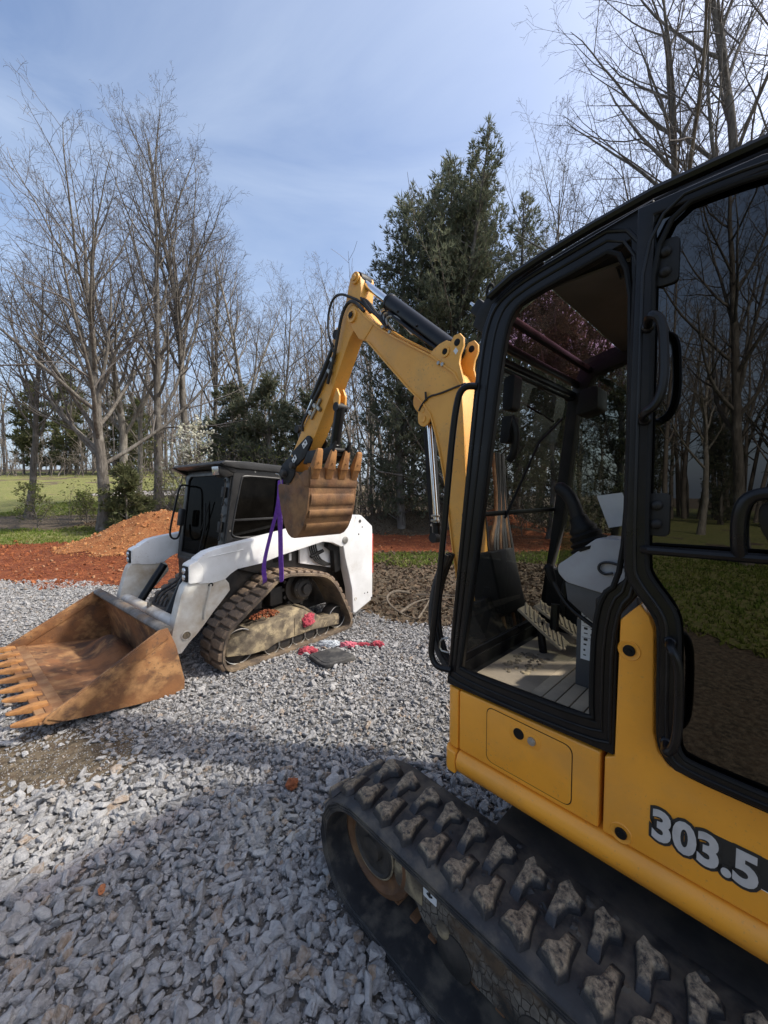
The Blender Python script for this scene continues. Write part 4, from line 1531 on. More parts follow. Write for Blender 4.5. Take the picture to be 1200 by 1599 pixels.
# ================================================================== the track loader
# local frame: x forward (towards its bucket), y to its left (the side we see), z up
LDA = rad(40.0)
ld_G = Vector((math.sin(LDA), math.cos(LDA), 0))
ld_N = Vector((math.cos(LDA), -math.sin(LDA), 0))
LD = empty("track_loader", ld_G * 2.6 - ld_N * 4.3, rad(230.0))
tag(LD, "white compact track loader with black cab and rusty toothed bucket, parked on gravel", "loader")

# ---- tracks
lo_loop = [(.80, .012), (.862, .050), (.905, .13), (.912, .20), (.892, .32), (.835, .435), (.64, .575), (.46, .700), (.32, .805), (.24, .842), (.13, .856), (-.06, .828), (-.265, .792), (-.40, .745), (-.50, .665),
           (-.60, .53), (-.70, .34), (-.778, .19), (-.792, .11), (-.768, .045), (-.70, .012), (-.40, .006), (0, .004), (.4, .005)]
lp_s = [(p.x, p.y) for p in resample([tuple(p) for p in smooth_path([(x, z, 0) for x, z in lo_loop], 2, True)], 120)]
lp_s = [(p[0], max(p[1], .004)) for p in lp_s]

def loader_lug(name, seed):
    rnd = random.Random(seed)
    mb = MB()
    out = [(-.038, -.095), (.034, -.095), (.042, .02), (.030, .095), (-.030, .095), (-.042, .0)]
    mb.loft([[Vector((x * 1.15, y * 1.03, -.004)) for x, y in out], [Vector((x, y, .012)) for x, y in out],
             [Vector((x * .88 + rnd.uniform(-.002, .002), y * .94, .028 + rnd.uniform(-.003, .002))) for x, y in out]])
    return mb.mesh(name, M_luglo, bevel=.005)
lugB = [loader_lug("loader_lug_block", s) for s in range(3)]

def loader_track(y_out, y_in, vis):
    s = 1 if y_out > 0 else -1
    mb = MB()
    belt_mesh(mb, lp_s, min(y_in, y_out), max(y_in, y_out), .030, .008)
    t_ = mb.build("crawler_track", M_beltlo, LD, ang=50)
    n = 42
    lp2 = [(p.x, p.y) for p in resample(lp_s, n * 4)]
    rnd = random.Random(9)
    for row in range(2):
        for k in range(n):
            p, tt, nn = loop_frame(lp2, k * 4 + 2 * row)
            if p.y < .03 or (not vis and p.x < .3):
                continue
            X, Z = Vector((tt.x, 0, tt.y)), Vector((nn.x, 0, nn.y))
            Yv = Z.cross(X)
            m = Matrix((X, Yv, Z)).transposed().to_4x4()
            m.translation = Vector((p.x, y_out - s * (.105 + .195 * row), p.y))
            o = obj_from("lug", lugB[rnd.randrange(3)], t_)
            o.matrix_local = m
    if vis:
        # undercarriage: rails, rollers, idler, drive motor
        mb = MB()
        mb.prism([(.845, .320), (.838, .165), (.60, .110), (.40, .098), (.29, .135), (-.19, .140), (-.60, .100), (-.62, .200), (-.37, .205), (-.32, .225), (-.24, .30), (-.10, .415), (.02, .430), (.30, .400), (.48, .372), (.53, .345), (.72, .335)], .60, .885)
        fr = mb.build("track_frame", M_mudgrey, LD, bevel=.010)
        mb = MB()
        mb.prism([(.06, .345), (-.20, .35), (-.36, .222), (-.60, .222), (-.60, .110), (-.20, .150), (.06, .16)], .880, .892)
        mb.build("frame_cover", M_mudgrey, fr, bevel=.004)
        mb = MB()
        mb.prism([(-.055, .432), (-.075, .445), (-.30, .275), (-.36, .232), (-.60, .232), (-.60, .216), (-.35, .216)], .70, .89)
        mb.build("frame_step", M_mudgrey, fr, bevel=.003)
        wme = MB()
        wme.lathe([(.0005, -.12), (.085, -.12), (.095, -.10), (.095, -.03), (.088, -.02), (.088, .02), (.095, .03), (.095, .05), (.080, .06), (.03, .065), (.0005, .065)], (0, 0, 0), 'y', 24)
        wm = wme.mesh("roller", M_steel)
        for k in range(5):
            obj_from("roller", wm, fr, (.33 - k * .172, .79, .118))
        ring_ = MB()
        ring_.tube([Vector((math.cos(a) * .092, 0, math.sin(a) * .092)) for a in np.linspace(0, 2 * math.pi, 25)[:-1]], .006, 6, closed=True)
        rgm = ring_.mesh("roller_rim", M_zinc)
        for k in range(5):
            obj_from("roller_rim", rgm, fr, (.33 - k * .172, .868, .118))
        for nm, c, r in (("front_idler", (.675, .76, .205), .175), ("rear_idler", (-.63, .76, .175), .135)):
            mb = MB()
            mb.lathe([(.0005, -.10), (r * .9, -.10), (r, -.08), (r, .05), (r * .93, .065), (r * .85, .03), (r * .3, .03), (r * .25, .07), (.0005, .07)], c, 'y', 32)
            w_ = mb.build(nm, M_steel, LD)
            mb = MB()
            mb.tube([Vector((c[0] + math.cos(a) * r * .97, c[1] + .066, c[2] + math.sin(a) * r * .97)) for a in np.linspace(0, 2 * math.pi, 33)[:-1]], .006, 6, closed=True)
            mb.build("wheel_rim", M_zinc, w_)
        mb = MB()
        mb.lathe([(.0005, -.14), (.19, -.14), (.19, -.06), (.13, -.05), (.13, .02), (.10, .05), (.06, .055), (.055, .09), (.0005, .095)], (-.20, .70, .60), 'y', 28)
        mo = mb.build("drive_motor", M_steel, LD)
        for k in range(9):
            a = 2 * math.pi * k / 9
            mb = MB()
            disc(mb, (-.20 + math.cos(a) * .105, .728, .60 + math.sin(a) * .105), .012, .02, 6)
            mb.build("motor_bolt", M_zinc, mo)
        spm = MB()
        for k in range(14):
            a = 2 * math.pi * k / 14
            spm.box((-.20 + math.cos(a) * .20, .60, .60 + math.sin(a) * .20), (.05, .04, .035), (0, -a, 0))
        spm.lathe([(.0005, -.02), (.19, -.02), (.19, .02), (.0005, .02)], (-.20, .60, .60), 'y', 28)
        spm.build("drive_sprocket", M_steel, mo)
        mb = MB()
        mb.prism([(.50, .40), (.62, .40), (.42, .62), (.20, .74), (-.35, .72), (-.55, .45), (-.55, .30), (.30, .40)], .42, .50)
        mb.box((.10, .56, .55), (.16, .12, .20))
        mb.box((.33, .56, .50), (.10, .10, .10))
        mb.build("chassis_side", M_steel, LD, bevel=.01)
        rnd2 = random.Random(4)
        mb = MB()
        for k in range(120):
            a, r_ = rnd2.uniform(0, 6.28), rnd2.random() ** .6
            x, y = .33 + math.cos(a) * r_ * .17, .74 + math.sin(a) * r_ * .09
            s_ = rnd2.uniform(.008, .022)
            mb.box((x, y, .41 + .05 * (1 - r_) + rnd2.uniform(0, .01)), (s_, s_, s_), (rnd2.uniform(0, 3), rnd2.uniform(0, 3), 0))
        mb.build("clay_crumbs", M_clay, fr)["kind"] = "stuff"
    return t_
loader_track(.94, .54, True)
loader_track(-.94, -.54, False)

# ---- main body
mb = MB()
mb.prism([(.70, .28), (.74, .50), (.66, .98), (.40, 1.05), (-.90, 1.10), (-1.20, 1.05), (-1.24, .40), (-1.10, .26)], -.50, .50)
mb.build("chassis", M_steel, LD, bevel=.02)
mb = MB()
mb.prism([(-.30, 1.05), (-.30, 1.40), (-.90, 1.36), (-1.22, 1.20), (-1.25, 1.0)], -.62, .62)
mb.build("engine_hood", M_white, LD, bevel=.03, seg=3)
# upright towers at the rear corners
tw = [(-.975, 1.355), (-1.010, 1.405), (-1.065, 1.425), (-1.115, 1.410), (-1.318, 1.262), (-1.325, 1.20), (-1.322, .28), (-1.290, .235), (-.985, .130), (-.945, .145), (-.925, .46), (-.86, .70), (-.80, .90), (-.775, 1.03)]
for y0, y1 in ((.66, .80), (-.80, -.66)):
    mb = MB()
    mb.prism(tw, y0, y1)
    t_ = mb.build("rear_tower", M_white, LD, bevel=.012, seg=3)
    mb = MB()
    for x, z, r in ((-1.075, 1.34, .022), (-1.12, 1.26, .008), (-1.05, 1.17, .010), (-1.22, .36, .009), (-1.16, .36, .007), (-1.30, .27, .012)):
        disc(mb, (x, y1 + .001 if y1 > 0 else y0 - .001, z), r, .008, 14)
    mb.build("tower_bolt", M_steel, t_)
    mb = MB()
    mb.lathe([(.022, -.002), (.022, .006), (.012, .006), (.010, -.003)], (-.985, y1 if y1 > 0 else y0, .32), 'y', 16)
    mb.build("tower_boss", M_whitedirty, t_)
    mb = MB()
    mb.prism([(-1.326, 1.16), (-1.345, 1.15), (-1.345, .62), (-1.326, .60)], y0 + .02, y1 - .004)
    mb.build("tail_light", M_redlens, t_, bevel=.004)
mb = MB()
mb.prism([(-1.20, .30), (-1.34, .34), (-1.36, 1.10), (-1.20, 1.18)], -.64, .64)
mb.build("rear_door", M_white, LD, bevel=.02)
# inside of the tower opening: white plate, hoses, cylinder
mb = MB()
mb.prism([(-.22, .88), (-.22, 1.13), (-.72, 1.15), (-.74, .75)], .60, .63)
mb.build("side_plate", M_white, LD, bevel=.004)
mb = MB()
mb.prism(rounded([(-.60, 1.12), (-.78, 1.05), (-.80, .72), (-.70, .70), (-.68, .98), (-.58, 1.04)], .02), .64, .72)
mb.build("tower_guard", M_blk2, LD, bevel=.008)
for k in range(4):
    mb = MB()
    x = -.34 - .032 * k
    mb.tube(smooth_path([(x, .645, 1.14), (x - .01, .66, 1.02), (x - .06, .665, .90), (x - .16, .66, .84), (x - .26, .65, .80)], 2), .011, 7)
    mb.build("hose", M_hose, LD)
mb = MB()
mb.tube([(-.36, .66, .94), (-.54, .68, 1.00)], .022, 10)
mb.box((.04, .56, .98), (.16, .04, .12))
mb.build("coupling", M_blk2, LD, bevel=.005)
mb = MB()
mb.box((-.09, .62, .97), (.03, .01, .08))
mb.build("service_decal", M_paper, LD)
mb = MB()
mb.prism([(.50, .90), (.40, .96), (.10, 1.03), (-.40, 1.10), (-.78, 1.05), (-.80, .72), (-.50, .68), (.20, .80)], .50, .58)
mb.build("inner_fender", M_steel, LD, bevel=.01)

# ---- lift arms
arm = [(1.100, .965), (1.078, 1.055), (1.040, 1.118), (.955, 1.168), (.86, 1.190), (.584, 1.226), (.09, 1.298), (-.35, 1.365), (-.62, 1.405), (-.80, 1.432), (-.93, 1.438), (-.985, 1.40), (-.975, 1.34), (-.86, 1.14), (-.815, 1.050), (-.74, 1.035), (-.60, 1.10), (-.438, 1.128), (.135, 1.040), (.41, .982), (.66, .965), (.73, .930), (.79, .885), (.90, .872), (1.03, .885), (1.085, .915)]
low = [(1.085, .915), (1.118, .925), (1.160, .880), (1.190, .800), (1.262, .53), (1.280, .45), (1.262, .330), (1.232, .292), (1.195, .295), (1.130, .37), (1.055, .432), (.97, .52), (.90, .60), (.80, .70), (.735, .77), (.745, .84), (.785, .895), (.90, .878)]
for s in (1, -1):
    y0, y1 = (.66, .80) if s > 0 else (-.80, -.66)
    mb = MB()
    mb.prism(arm, y0, y1)
    a_ = mb.build("lift_arm", M_white, LD, bevel=.011, seg=2)
    mb = MB()
    mb.prism(low, y0 + .012 * s if s > 0 else y0 + .012, y1 - .012)
    l_ = mb.build("arm_knee", M_whitedirty, a_, bevel=.010, seg=2)
    yo = y1 if s > 0 else y0
    mb = MB()
    mb.tube(smooth_path([(.93, yo + .0 * s, .865), (.945, yo + .006 * s, .80), (.985, yo + .004 * s, .66), (1.00, yo, .55)], 2), .010, 7)
    mb.build("knee_crease", M_whitedirty, l_)
    mb = MB()
    mb.lathe([(.040, -.02), (.043, .012), (.036, .014), (.033, -.01)], (1.158, yo - (.012 if s > 0 else -.012), .445), 'y', 24)
    mb.build("pin_tube", M_whitedirty, l_)
    mb = MB()
    disc(mb, (1.158, yo - (.010 if s > 0 else -.010), .445), .033, .010)
    mb.build("tube_bore", M_mudgrey, l_)
    mb = MB()
    mb.prism(rounded([(.915, .880), (.955, .862), (.935, .835), (.900, .848)], .012), yo - .014 * s, yo - .006 * s)
    mb.build("slot", M_seal, l_)
    # headlight pod on the nose
    mb = MB()
    mb.prism(rounded([(1.132, .900), (1.127, 1.068), (1.050, 1.105), (1.00, 1.03), (1.01, .90)], .02), yo - .135 * s, yo + .008 * s)
    h_ = mb.build("headlight_pod", M_white, a_, bevel=.015, seg=3)
    mb = MB()
    mb.box((1.126, yo - .060 * s, .985), (.034, .112, .140), (0, -.05, 0))
    hl = mb.build("headlight", M_seal, a_, bevel=.012)
    mb = MB()
    for dz_ in (-.030, .030):
        mb.lathe([(.0005, 0), (.029, .0), (.026, .010), (.012, .016), (.0005, .018)], (1.141, yo - .06 * s, .985 + dz_), 'x', 14)
    mb.build("lens", M_lens, hl)
    mb = MB()
    mb.tube([(-.60, yo + .003 * s, 1.310), (-.42, yo + .003 * s, 1.338), (-.40, yo + .003 * s, 1.330)], .005, 6)
    mb.tube([(.95, yo + .002 * s, 1.118), (.80, yo + .002 * s, 1.132), (.60, yo + .002 * s, 1.150)], .004, 6)
    mb.build("weld_line", M_white, a_)
    mb = MB()
    mb.lathe([(.0005, 0), (.045, 0), (.045, .012), (.030, .016), (.0005, .016)] if s > 0 else [(.0005, 0), (.045, 0), (.045, -.012), (.03, -.016), (.0005, -.016)], (-.80, yo, 1.115), 'y', 20)
    mb.build("pivot_pin", M_zinc, a_)
mb = MB()
mb.tube([(1.19, -.66, .52), (1.19, .66, .52)], .06, 16)
mb.build("cross_tube", M_whitedirty, LD)

# ---- cab
YC = .55
cab_side_o = [(.668, 1.12), (.640, 1.30), (.545, 1.945), (.55, 1.985), (.40, 1.992), (-.02, 1.965), (-.28, 1.945), (-.40, 1.90), (-.42, 1.22), (.0, 1.15)]
cab_side_i = [(.575, 1.25), (.560, 1.38), (.445, 1.845), (.43, 1.870), (.36, 1.875), (-.02, 1.860), (-.24, 1.85), (-.30, 1.83), (-.32, 1.30), (.0, 1.24)]
for s in (1, -1):
    y0, y1 = (YC - .06, YC) if s > 0 else (-YC, -YC + .06)
    mb = MB()
    mb.ring(cab_side_o, cab_side_i, y0, y1)
    cs = mb.build("cab_side", M_cabgrey, LD, bevel=.012, seg=3)
    mb = MB()
    mb.prism(cab_side_i, (y0 + y1) / 2 - .003, (y0 + y1) / 2 + .003)
    mb.build("side_window", M_glass_loader, cs)
    mb = MB()
    yo = y1 if s > 0 else y0
    mb.box((.125, yo - .012 * s, 1.428), (.88, .03, .022), (0, .0, 0))
    mb.box((.02, yo - .012 * s, 1.64), (.022, .03, .44), (0, -.12, 0))
    mb.build("window_rail", M_cabgrey, cs, bevel=.005)
    mb = MB()
    inn = smooth_path([Vector((x, yo, z)) for x, z in [(a[0] * .15 + b[0] * .85, a[1] * .15 + b[1] * .85) for a, b in zip(cab_side_o, cab_side_i)]], 2, True)
    mb.tube(inn, .010, 8, closed=True)
    mb.build("window_bead", M_cabgrey, cs)
    mb = MB()
    for x, z in ((.30, 1.94), (.60, 1.32), (-.1, 1.92)):
        disc(mb, (x, yo, z), .010, .008, 10)
    mb.build("cab_bolt", M_zinc, cs)
mb = MB()
mb.prism([(.700, 2.010), (.655, 2.040), (.40, 2.042), (-.05, 2.020), (-.42, 1.985), (-.44, 1.94), (-.30, 1.93), (.50, 1.965), (.66, 1.985)], -.60, .585)
rf = mb.build("cab_roof", M_cabgrey, LD, bevel=.012, seg=3)
mb = MB()
mb.prism([(.715, 2.005), (.56, 2.012), (.52, 1.93), (.56, 1.92)], -.60, -.54)
mb.prism([(.715, 2.005), (.56, 2.012), (.52, 1.93), (.56, 1.92)], .50, .56)
mb.build("visor_end", M_cabgrey, rf, bevel=.005)
mb = MB()
mb.prism([(.70, 1.985), (.705, 1.91), (.64, 1.865), (.55, 1.89), (.55, 1.98)], .40, .555)
wl2 = mb.build("work_lamp", M_blk2, LD, bevel=.012)
mb = MB()
mb.box((.703, .478, 1.938), (.014, .125, .085), (0, .10, 0))
mb.build("lens", M_lens, wl2, bevel=.006)
mb = MB()
mb.box((-.40, 0, 1.55), (.04, 1.02, .70))
mb.build("cab_back", M_seal, LD)
mb = MB()
mb.box((.0, 0, 1.30), (.42, .46, .20))
mb.box((-.22, 0, 1.62), (.12, .44, .56), (0, -.12, 0))
mb.build("seat", M_seal, LD, bevel=.04, seg=3)
# glazed front door with frame
fx = lambda z: .655 - (z - 1.15) * .135          # front plane
def fpt(y, z, d=0):
    return Vector((fx(z) + d, y, z))
fo = [(-.53, .93), (-.53, 1.90), (-.47, 1.96), (.47, 1.96), (.53, 1.90), (.53, .93)]
fi = [(-.46, 1.02), (-.46, 1.85), (-.41, 1.90), (.36, 1.90), (.41, 1.85), (.41, 1.02)]
mb = MB()
n_ = len(fo)
vs = [fpt(y, z, .012) for y, z in fo] + [fpt(y, z, .012) for y, z in fi] + [fpt(y, z, -.03) for y, z in fo] + [fpt(y, z, -.03) for y, z in fi]
fs = []
for i in range(n_):
    j = (i + 1) % n_
    fs += [(i, j, n_ + j, n_ + i), (2 * n_ + j, 2 * n_ + i, 3 * n_ + i, 3 * n_ + j), (j, i, 2 * n_ + i, 2 * n_ + j), (n_ + i, n_ + j, 3 * n_ + j, 3 * n_ + i)]
mb.add(vs, fs)
fd = mb.build("front_door", M_cabgrey, LD, bevel=.006)
mb = MB()
mb.add([fpt(y, z, -.004) for y, z in fi], [tuple(range(n_))])
mb.build("door_pane", M_glass_loader, fd)
for zz in (1.72, 1.36):
    mb = MB()
    p = fpt(.45, zz, .03)
    mb.box(p, (.03, .05, .11), (0, -.13, 0))
    mb.tube(smooth_path([fpt(.44, zz + .10, .02), fpt(.47, zz + .14, .045), fpt(.50, zz + .12, .045), fpt(.50, zz - .12, .045), fpt(.47, zz - .14, .04), fpt(.44, zz - .10, .02)], 1), .008, 7)
    mb.build("door_hinge", M_blk2, fd, bevel=.004)
mb = MB()
mb.tube([fpt(.02, 1.03, .02), fpt(.10, 1.35, .02), fpt(.05, 1.60, .02)], .008, 6)
mb.tube([fpt(.035, 1.30, .024), fpt(.16, 1.62, .024)], .006, 6)
mb.build("wiper", M_seal, fd)
mb = MB()
mb.prism([(.690, .60), (.700, .96), (.640, 1.06), (.60, 1.0), (.60, .60)], -.50, .50)
bf = mb.build("front_cover", M_cabgrey, LD, bevel=.015)
mb = MB()
mb.box((.704, .18, .87), (.003, .10, .030), (0, .03, 0))
mb.build("green_decal", M("green_decal", (.02, .14, .05), (.3, .35, .3), scale=60, lo=.55, hi=.6, rough=.4), bf)
# mirror loop at the far front corner
mb = MB()
mb.tube(smooth_path([(.545, -.44, 1.785), (.64, -.42, 1.808), (.700, -.40, 1.790), (.745, -.40, 1.60), (.818, -.40, 1.290), (.815, -.40, 1.21), (.775, -.40, 1.178), (.715, -.42, 1.188), (.675, -.44, 1.35)], 2), .011, 8)
ml = mb.build("mirror_bracket", M_blk, LD)
mb = MB()
mb.box((.70, -.38, 1.43), (.045, .10, .20), (0, -.15, 0))
mh = mb.build("mirror_housing", M_blk2, ml, bevel=.015)
mb = MB()
mb.box((.678, -.38, 1.43), (.006, .08, .16), (0, -.15, 0))
mb.build("mirror_glass", M_mirror, mh)
# ---- tilt cylinders and front linkage
for y, x0, z0, x1, z1 in ((-.42, .88, .90, 1.22, .40), (.36, .98, .86, 1.21, .38)):
    mb = MB()
    mb.tube([(x0, y, z0), (x1, y, z1)], .042, 14)
    tc_ = mb.build("tilt_cylinder", M_blk, LD, bevel=0)
    mb = MB()
    mb.tube([(x1, y, z1), (x1 + .05, y, z1 - .08)], .022, 12)
    mb.build("rod", M_chrome, tc_)
for k in range(6):
    mb = MB()
    y = -.26 + k * .09
    mb.tube(smooth_path([(.72, y, .80), (.86, y + .03, .70), (1.00, y - .03, .62), (1.08, y + .04, .50), (1.18, y, .46)], 2), .012, 7)
    mb.build("hose", M_hose, LD)
mb = MB()
mb.box((1.05, .02, .50), (.26, .52, .07))
mb.box((.95, .10, .62), (.12, .20, .12))
mb.build("coupler_frame", M_steel, LD, bevel=.01)
mb = MB()
mb.tube([(1.20, .06, .62), (1.21, .06, .46)], .022, 10)
mb.tube([(1.20, .06, .47), (1.24, .34, .44)], .018, 8)
mb.build("coupler_handle", M_zinc, LD)

# ---- bucket
prof_out = [(1.372, .592), (1.335, .560), (1.290, .42), (1.250, .25), (1.232, .10), (1.240, .035), (1.275, .012), (1.40, .022), (1.75, .075), (2.115, .138)]
def off_in(i, t):
    p = Vector(prof_out[i])
    a, b = Vector(prof_out[max(i - 1, 0)]), Vector(prof_out[min(i + 1, len(prof_out) - 1)])
    d = (b - a).normalized()
    nn = Vector((-d.y, d.x))
    if nn.dot(Vector((1.75, .45)) - p) < 0:
        nn = -nn
    return p + nn * t
mb = MB()
secs = []
for i, p in enumerate(prof_out):
    q = off_in(i, .022)
    secs.append([Vector((p[0], .888, p[1])), Vector((p[0], -1.02, p[1])), Vector((q.x, -1.02, q.y)), Vector((q.x, .888, q.y))])
mb.loft(secs)
bk = mb.build("bucket", M_rust, LD, ang=40)
sidep = [(1.350, .590), (1.412, .588), (2.135, .182), (2.150, .155), (2.120, .128), (1.75, .066), (1.40, .014), (1.275, .002), (1.232, .03), (1.226, .10), (1.288, .42)]
for y0, y1 in ((.888, .910), (-1.042, -1.02)):
    mb = MB()
    mb.prism(sidep, y0, y1)
    sp_ = mb.build("bucket_side", M_rust, bk, bevel=.004)
    mb = MB()
    e0, e1 = Vector((1.385, .585)), Vector((2.125, .172))
    d = (e1 - e0).normalized()
    nn = Vector((d.y, -d.x))
    poly = [e0, e1, e1 + nn * .085 - d * .05, e0 + nn * .085]
    mb.prism([(p.x, p.y) for p in poly], y0 - .010, y1 + .010)
    mb.build("side_cutter", M_rust, sp_, bevel=.004)
mb = MB()
mb.loft([[Vector((1.365 + .050 * math.cos(a), y, .575 + .034 * math.sin(a))) for a in np.linspace(0, 2 * math.pi, 13)[:-1]] for y in (-1.03, -.5, 0, .5, .90)])
mb.build("top_bar", M("worn_grey_steel", (.15, .14, .13), (.09, .08, .07), scale=9, rough=.5, rough2=.75, metal=.3, bump=.2, bscale=50,
                      dirt=(.26, .16, .08), dscale=6, damt=.6), bk)
mb = MB()
mb.prism([(2.00, .112), (2.17, .142), (2.165, .155), (2.00, .150)], -1.03, .90)
mb.build("cutting_edge", M("scraped_edge_steel", (.30, .17, .08), (.20, .095, .04), scale=9, rough=.5, rough2=.8, metal=.2, bump=.2, bscale=60), bk, bevel=.003)
t2 = MB()
t2.loft([[Vector((x, y, z)) for y, z in ((-w, -h), (w, -h), (w, h), (-w, h))] for x, w, h in ((-.07, .036, .020), (.0, .040, .026), (.02, .034, .024), (.13, .022, .012), (.155, .014, .005))])
t2m = t2.mesh("loader_tooth", M_tooth, bevel=.004)
for k in range(9):
    y = .845 - k * .2275
    obj_from("tooth", t2m, bk, (2.150, y, .158), (0, rad(-8 + 3 * math.sin(k * 2.3)), 0))
# soil left in the bucket
def soil_heap(nm, nx, ny, fun, mat, parent):
    V_, F_ = [], []
    for i in range(nx):
        for j in range(ny):
            V_.append(fun(i / (nx - 1), j / (ny - 1)))
    for i in range(nx - 1):
        for j in range(ny - 1):
            F_.append((i * ny + j, (i + 1) * ny + j, (i + 1) * ny + j + 1, i * ny + j + 1))
    me = np_mesh(nm, np.array(V_), np.array(F_), mat, True)
    return obj_from(nm, me, parent)
def bfloor(x):
    xs_, zs_ = [1.26, 1.40, 1.75, 2.115], [.040, .046, .098, .158]
    return float(np.interp(x, xs_, zs_))
def soil(u, v):
    x = 1.275 + u * .86
    y = -1.0 + v * 1.86
    h = .05 * math.exp(-((x - 1.40) / .16) ** 2) * (.4 + 1.2 * fbm(x, y, 3.1, 1)) + .13 * math.exp(-((x - 1.42) / .13) ** 2 - ((y + .38) / .30) ** 2)
    h += .030 * (fbm(x, y * .6, 5, 2) - .42)
    e = min(1, (1 - u) * 7) * min(1, v * 12) * min(1, (1 - v) * 12)
    return (x, y, bfloor(x) - .012 + max(h, -.004) * e + (.014 * float(fbm(x * .5, y * 3, 3, 4)) * e))
soil_heap("packed_soil", 60, 110, soil, M("bucket_soil", (.22, .092, .034), (.065, .033, .018), scale=3.2, lo=.40, hi=.58, rough=.9, bump=.6, bscale=28, bdist=.012,
                                           dirt=(.40, .22, .085), dscale=3.0, dlo=.52, dhi=.66, damt=.75, dstretch=(1.0, 1.25, 1)), bk)

# ================================================================== small things lying about
def ld_world(x, y, z):
    return ld_G * (2.6 - x) + ld_N * (y - 4.3) + Vector((0, 0, z))
def ex_world(x, y, z):
    F_ = Vector((-math.sin(EXA), math.cos(EXA), 0))
    return F_ * x + ex_R * (1.9 - y) + Vector((0, 0, z))

def web_mat(name, c1, c2):
    m, nt, nd, lk, bs = mat_base(name)
    tc = nd.new("ShaderNodeTexCoord")
    col = n_mix(nt, n_range(nt, n_noise(nt, tc.outputs['Object'], 30, 6), .35, .65), c1, c2)
    lk.new(col, bs.inputs['Base Color'])
    bs.inputs['Roughness'].default_value = .8
    bs.inputs['Sheen Weight'].default_value = .2
    lk.new(n_bump(nt, n_noise(nt, tc.outputs['Object'], 400, 2), .4, .002), bs.inputs['Normal'])
    return m
M_purple = web_mat("purple_webbing", (.19, .055, .42), (.13, .035, .30))
M_pink = web_mat("pink_red_cloth", (.42, .04, .065), (.24, .018, .032))
M_pink2 = web_mat("faded_pink_cloth", (.58, .16, .20), (.45, .08, .12))

T0 = ex_world(3.44, -.02, 1.84)
T1 = ex_world(3.455, -.01, 1.60)
sl = empty("lifting_sling", ld_world(.28, .96, .80))
tag(sl, "purple webbing sling hanging from the excavator bucket and looped round the loader's track", "strap")
inv = Matrix.Translation(-sl.location)
wd = Vector((.92, -.30, .1))
def strap_part(pts, w, nm, wdir):
    mb = MB()
    P = smooth_path([inv @ Vector(p) for p in pts], 2)
    mb.band(P, w, .006, wdir)
    return mb.build(nm, M_purple, sl)
a_end = ld_world(.268, .955, .80)
strap_part([T0, T1, T1.lerp(a_end, .35) + Vector((.004, 0, 0)), T1.lerp(a_end, .7), ld_world(.268, .962, .87), a_end, ld_world(.268, .93, .785), ld_world(.275, .75, .79), ld_world(.29, .55, .80)], .052, "outer_leg", wd)
b_end = ld_world(.43, .875, .96)
strap_part([T0 + Vector((-.01, .012, 0)), T1 + Vector((-.008, .01, 0)), T1.lerp(b_end, .5) + Vector((-.012, 0, -.01)), b_end, ld_world(.40, .87, .80), ld_world(.38, .80, .77)], .050, "inner_leg", Vector((.80, .10, .5)))
mb = MB()
h0 = inv @ T0
mb.tube(smooth_path([h0 + Vector((.015, 0, -.14)), h0 + Vector((.010, 0, -.02)), h0 + Vector((-.01, 0, .05)), h0 + Vector((-.05, 0, .06))], 2), .008, 8)
mb.build("hook", M_zinc, sl)

# foam pad
pad = empty("kneeling_pad", (-.533, 3.81, 0.02))
tag(pad, "flat black foam kneeling pad lying on the gravel beside the loader's track", "pad")
corners = [(-.784, 3.841), (-.577, 3.575), (-.265, 3.797), (-.514, 4.03)]
pc = [(x + .533, y - 3.81) for x, y in corners]
M_foam = M("black_foam", (.022, .022, .023), (.04, .039, .038), scale=14, rough=.75, rough2=.9, bump=.3, bscale=160, dirt=(.16, .15, .13), dscale=7, dlo=.5, dhi=.75, damt=.5)
mb = MB()
mb.prism_z(rounded(pc, .07, 6), .004, .050)
mb.build("pad_body", M_foam, pad, bevel=.012, seg=3)
mb = MB()
mb.prism_z(rounded([(x * .82, y * .82) for x, y in pc], .06, 6), .049, .0545)
mb.build("pad_panel", M_foam, pad, bevel=.003)
mb = MB()
mb.box((.048, -.155, .030), (.06, .012, .018), (0, 0, .62))
mb.build("pad_tag", M_paper, pad)

def rag(name, label, loc, size, mat, seed, flat=.45, cat="rag", rot=(0, 0, 0), folds=7.0):
    bm = bmesh.new()
    bmesh.ops.create_icosphere(bm, subdivisions=5, radius=1.0)
    o_ = Vector((seed * 3.1, seed * 1.7, seed))
    for v in bm.verts:
        p = v.co.copy()
        r_ = .72 + .50 * abs(mnoise.noise(p * 1.6 + o_)) + .34 * abs(mnoise.noise(p * 3.6 + o_)) - .22 * abs(mnoise.noise(p * folds + o_))
        v.co = Vector((p.x * r_ * size[0], p.y * r_ * size[1], p.z * r_ * size[2] * flat))
        if v.co.z < -size[2] * flat * .35:
            v.co.z = -size[2] * flat * .35
    me = bpy.data.meshes.new(name)
    bm.to_mesh(me)
    bm.free()
    me.shade_smooth()
    me.materials.append(mat)
    o = obj_from(name, me, None, loc, rot)
    tag(o, label, cat)
    return o
rag("rag", "crumpled pink-red cloth on the gravel between track and black pad", (-.805, 4.00, .035), (.11, .075, .10), M_pink, 2)
rag("rag", "faded pink cloth lying against the clear plastic bag behind the pad", (-.395, 4.15, .04), (.10, .06, .09), M_pink2, 5)
rag("rag", "small pink-red cloth lump farthest right of the loader's track", (-.075, 4.16, .04), (.075, .055, .10), M_pink, 8)
rag("rag", "flat dark red cloth scrap between the two pink cloths on the gravel", (-.235, 4.19, .03), (.10, .035, .05), M_pink, 13)
wp = ld_world(-.115, .905, .262)
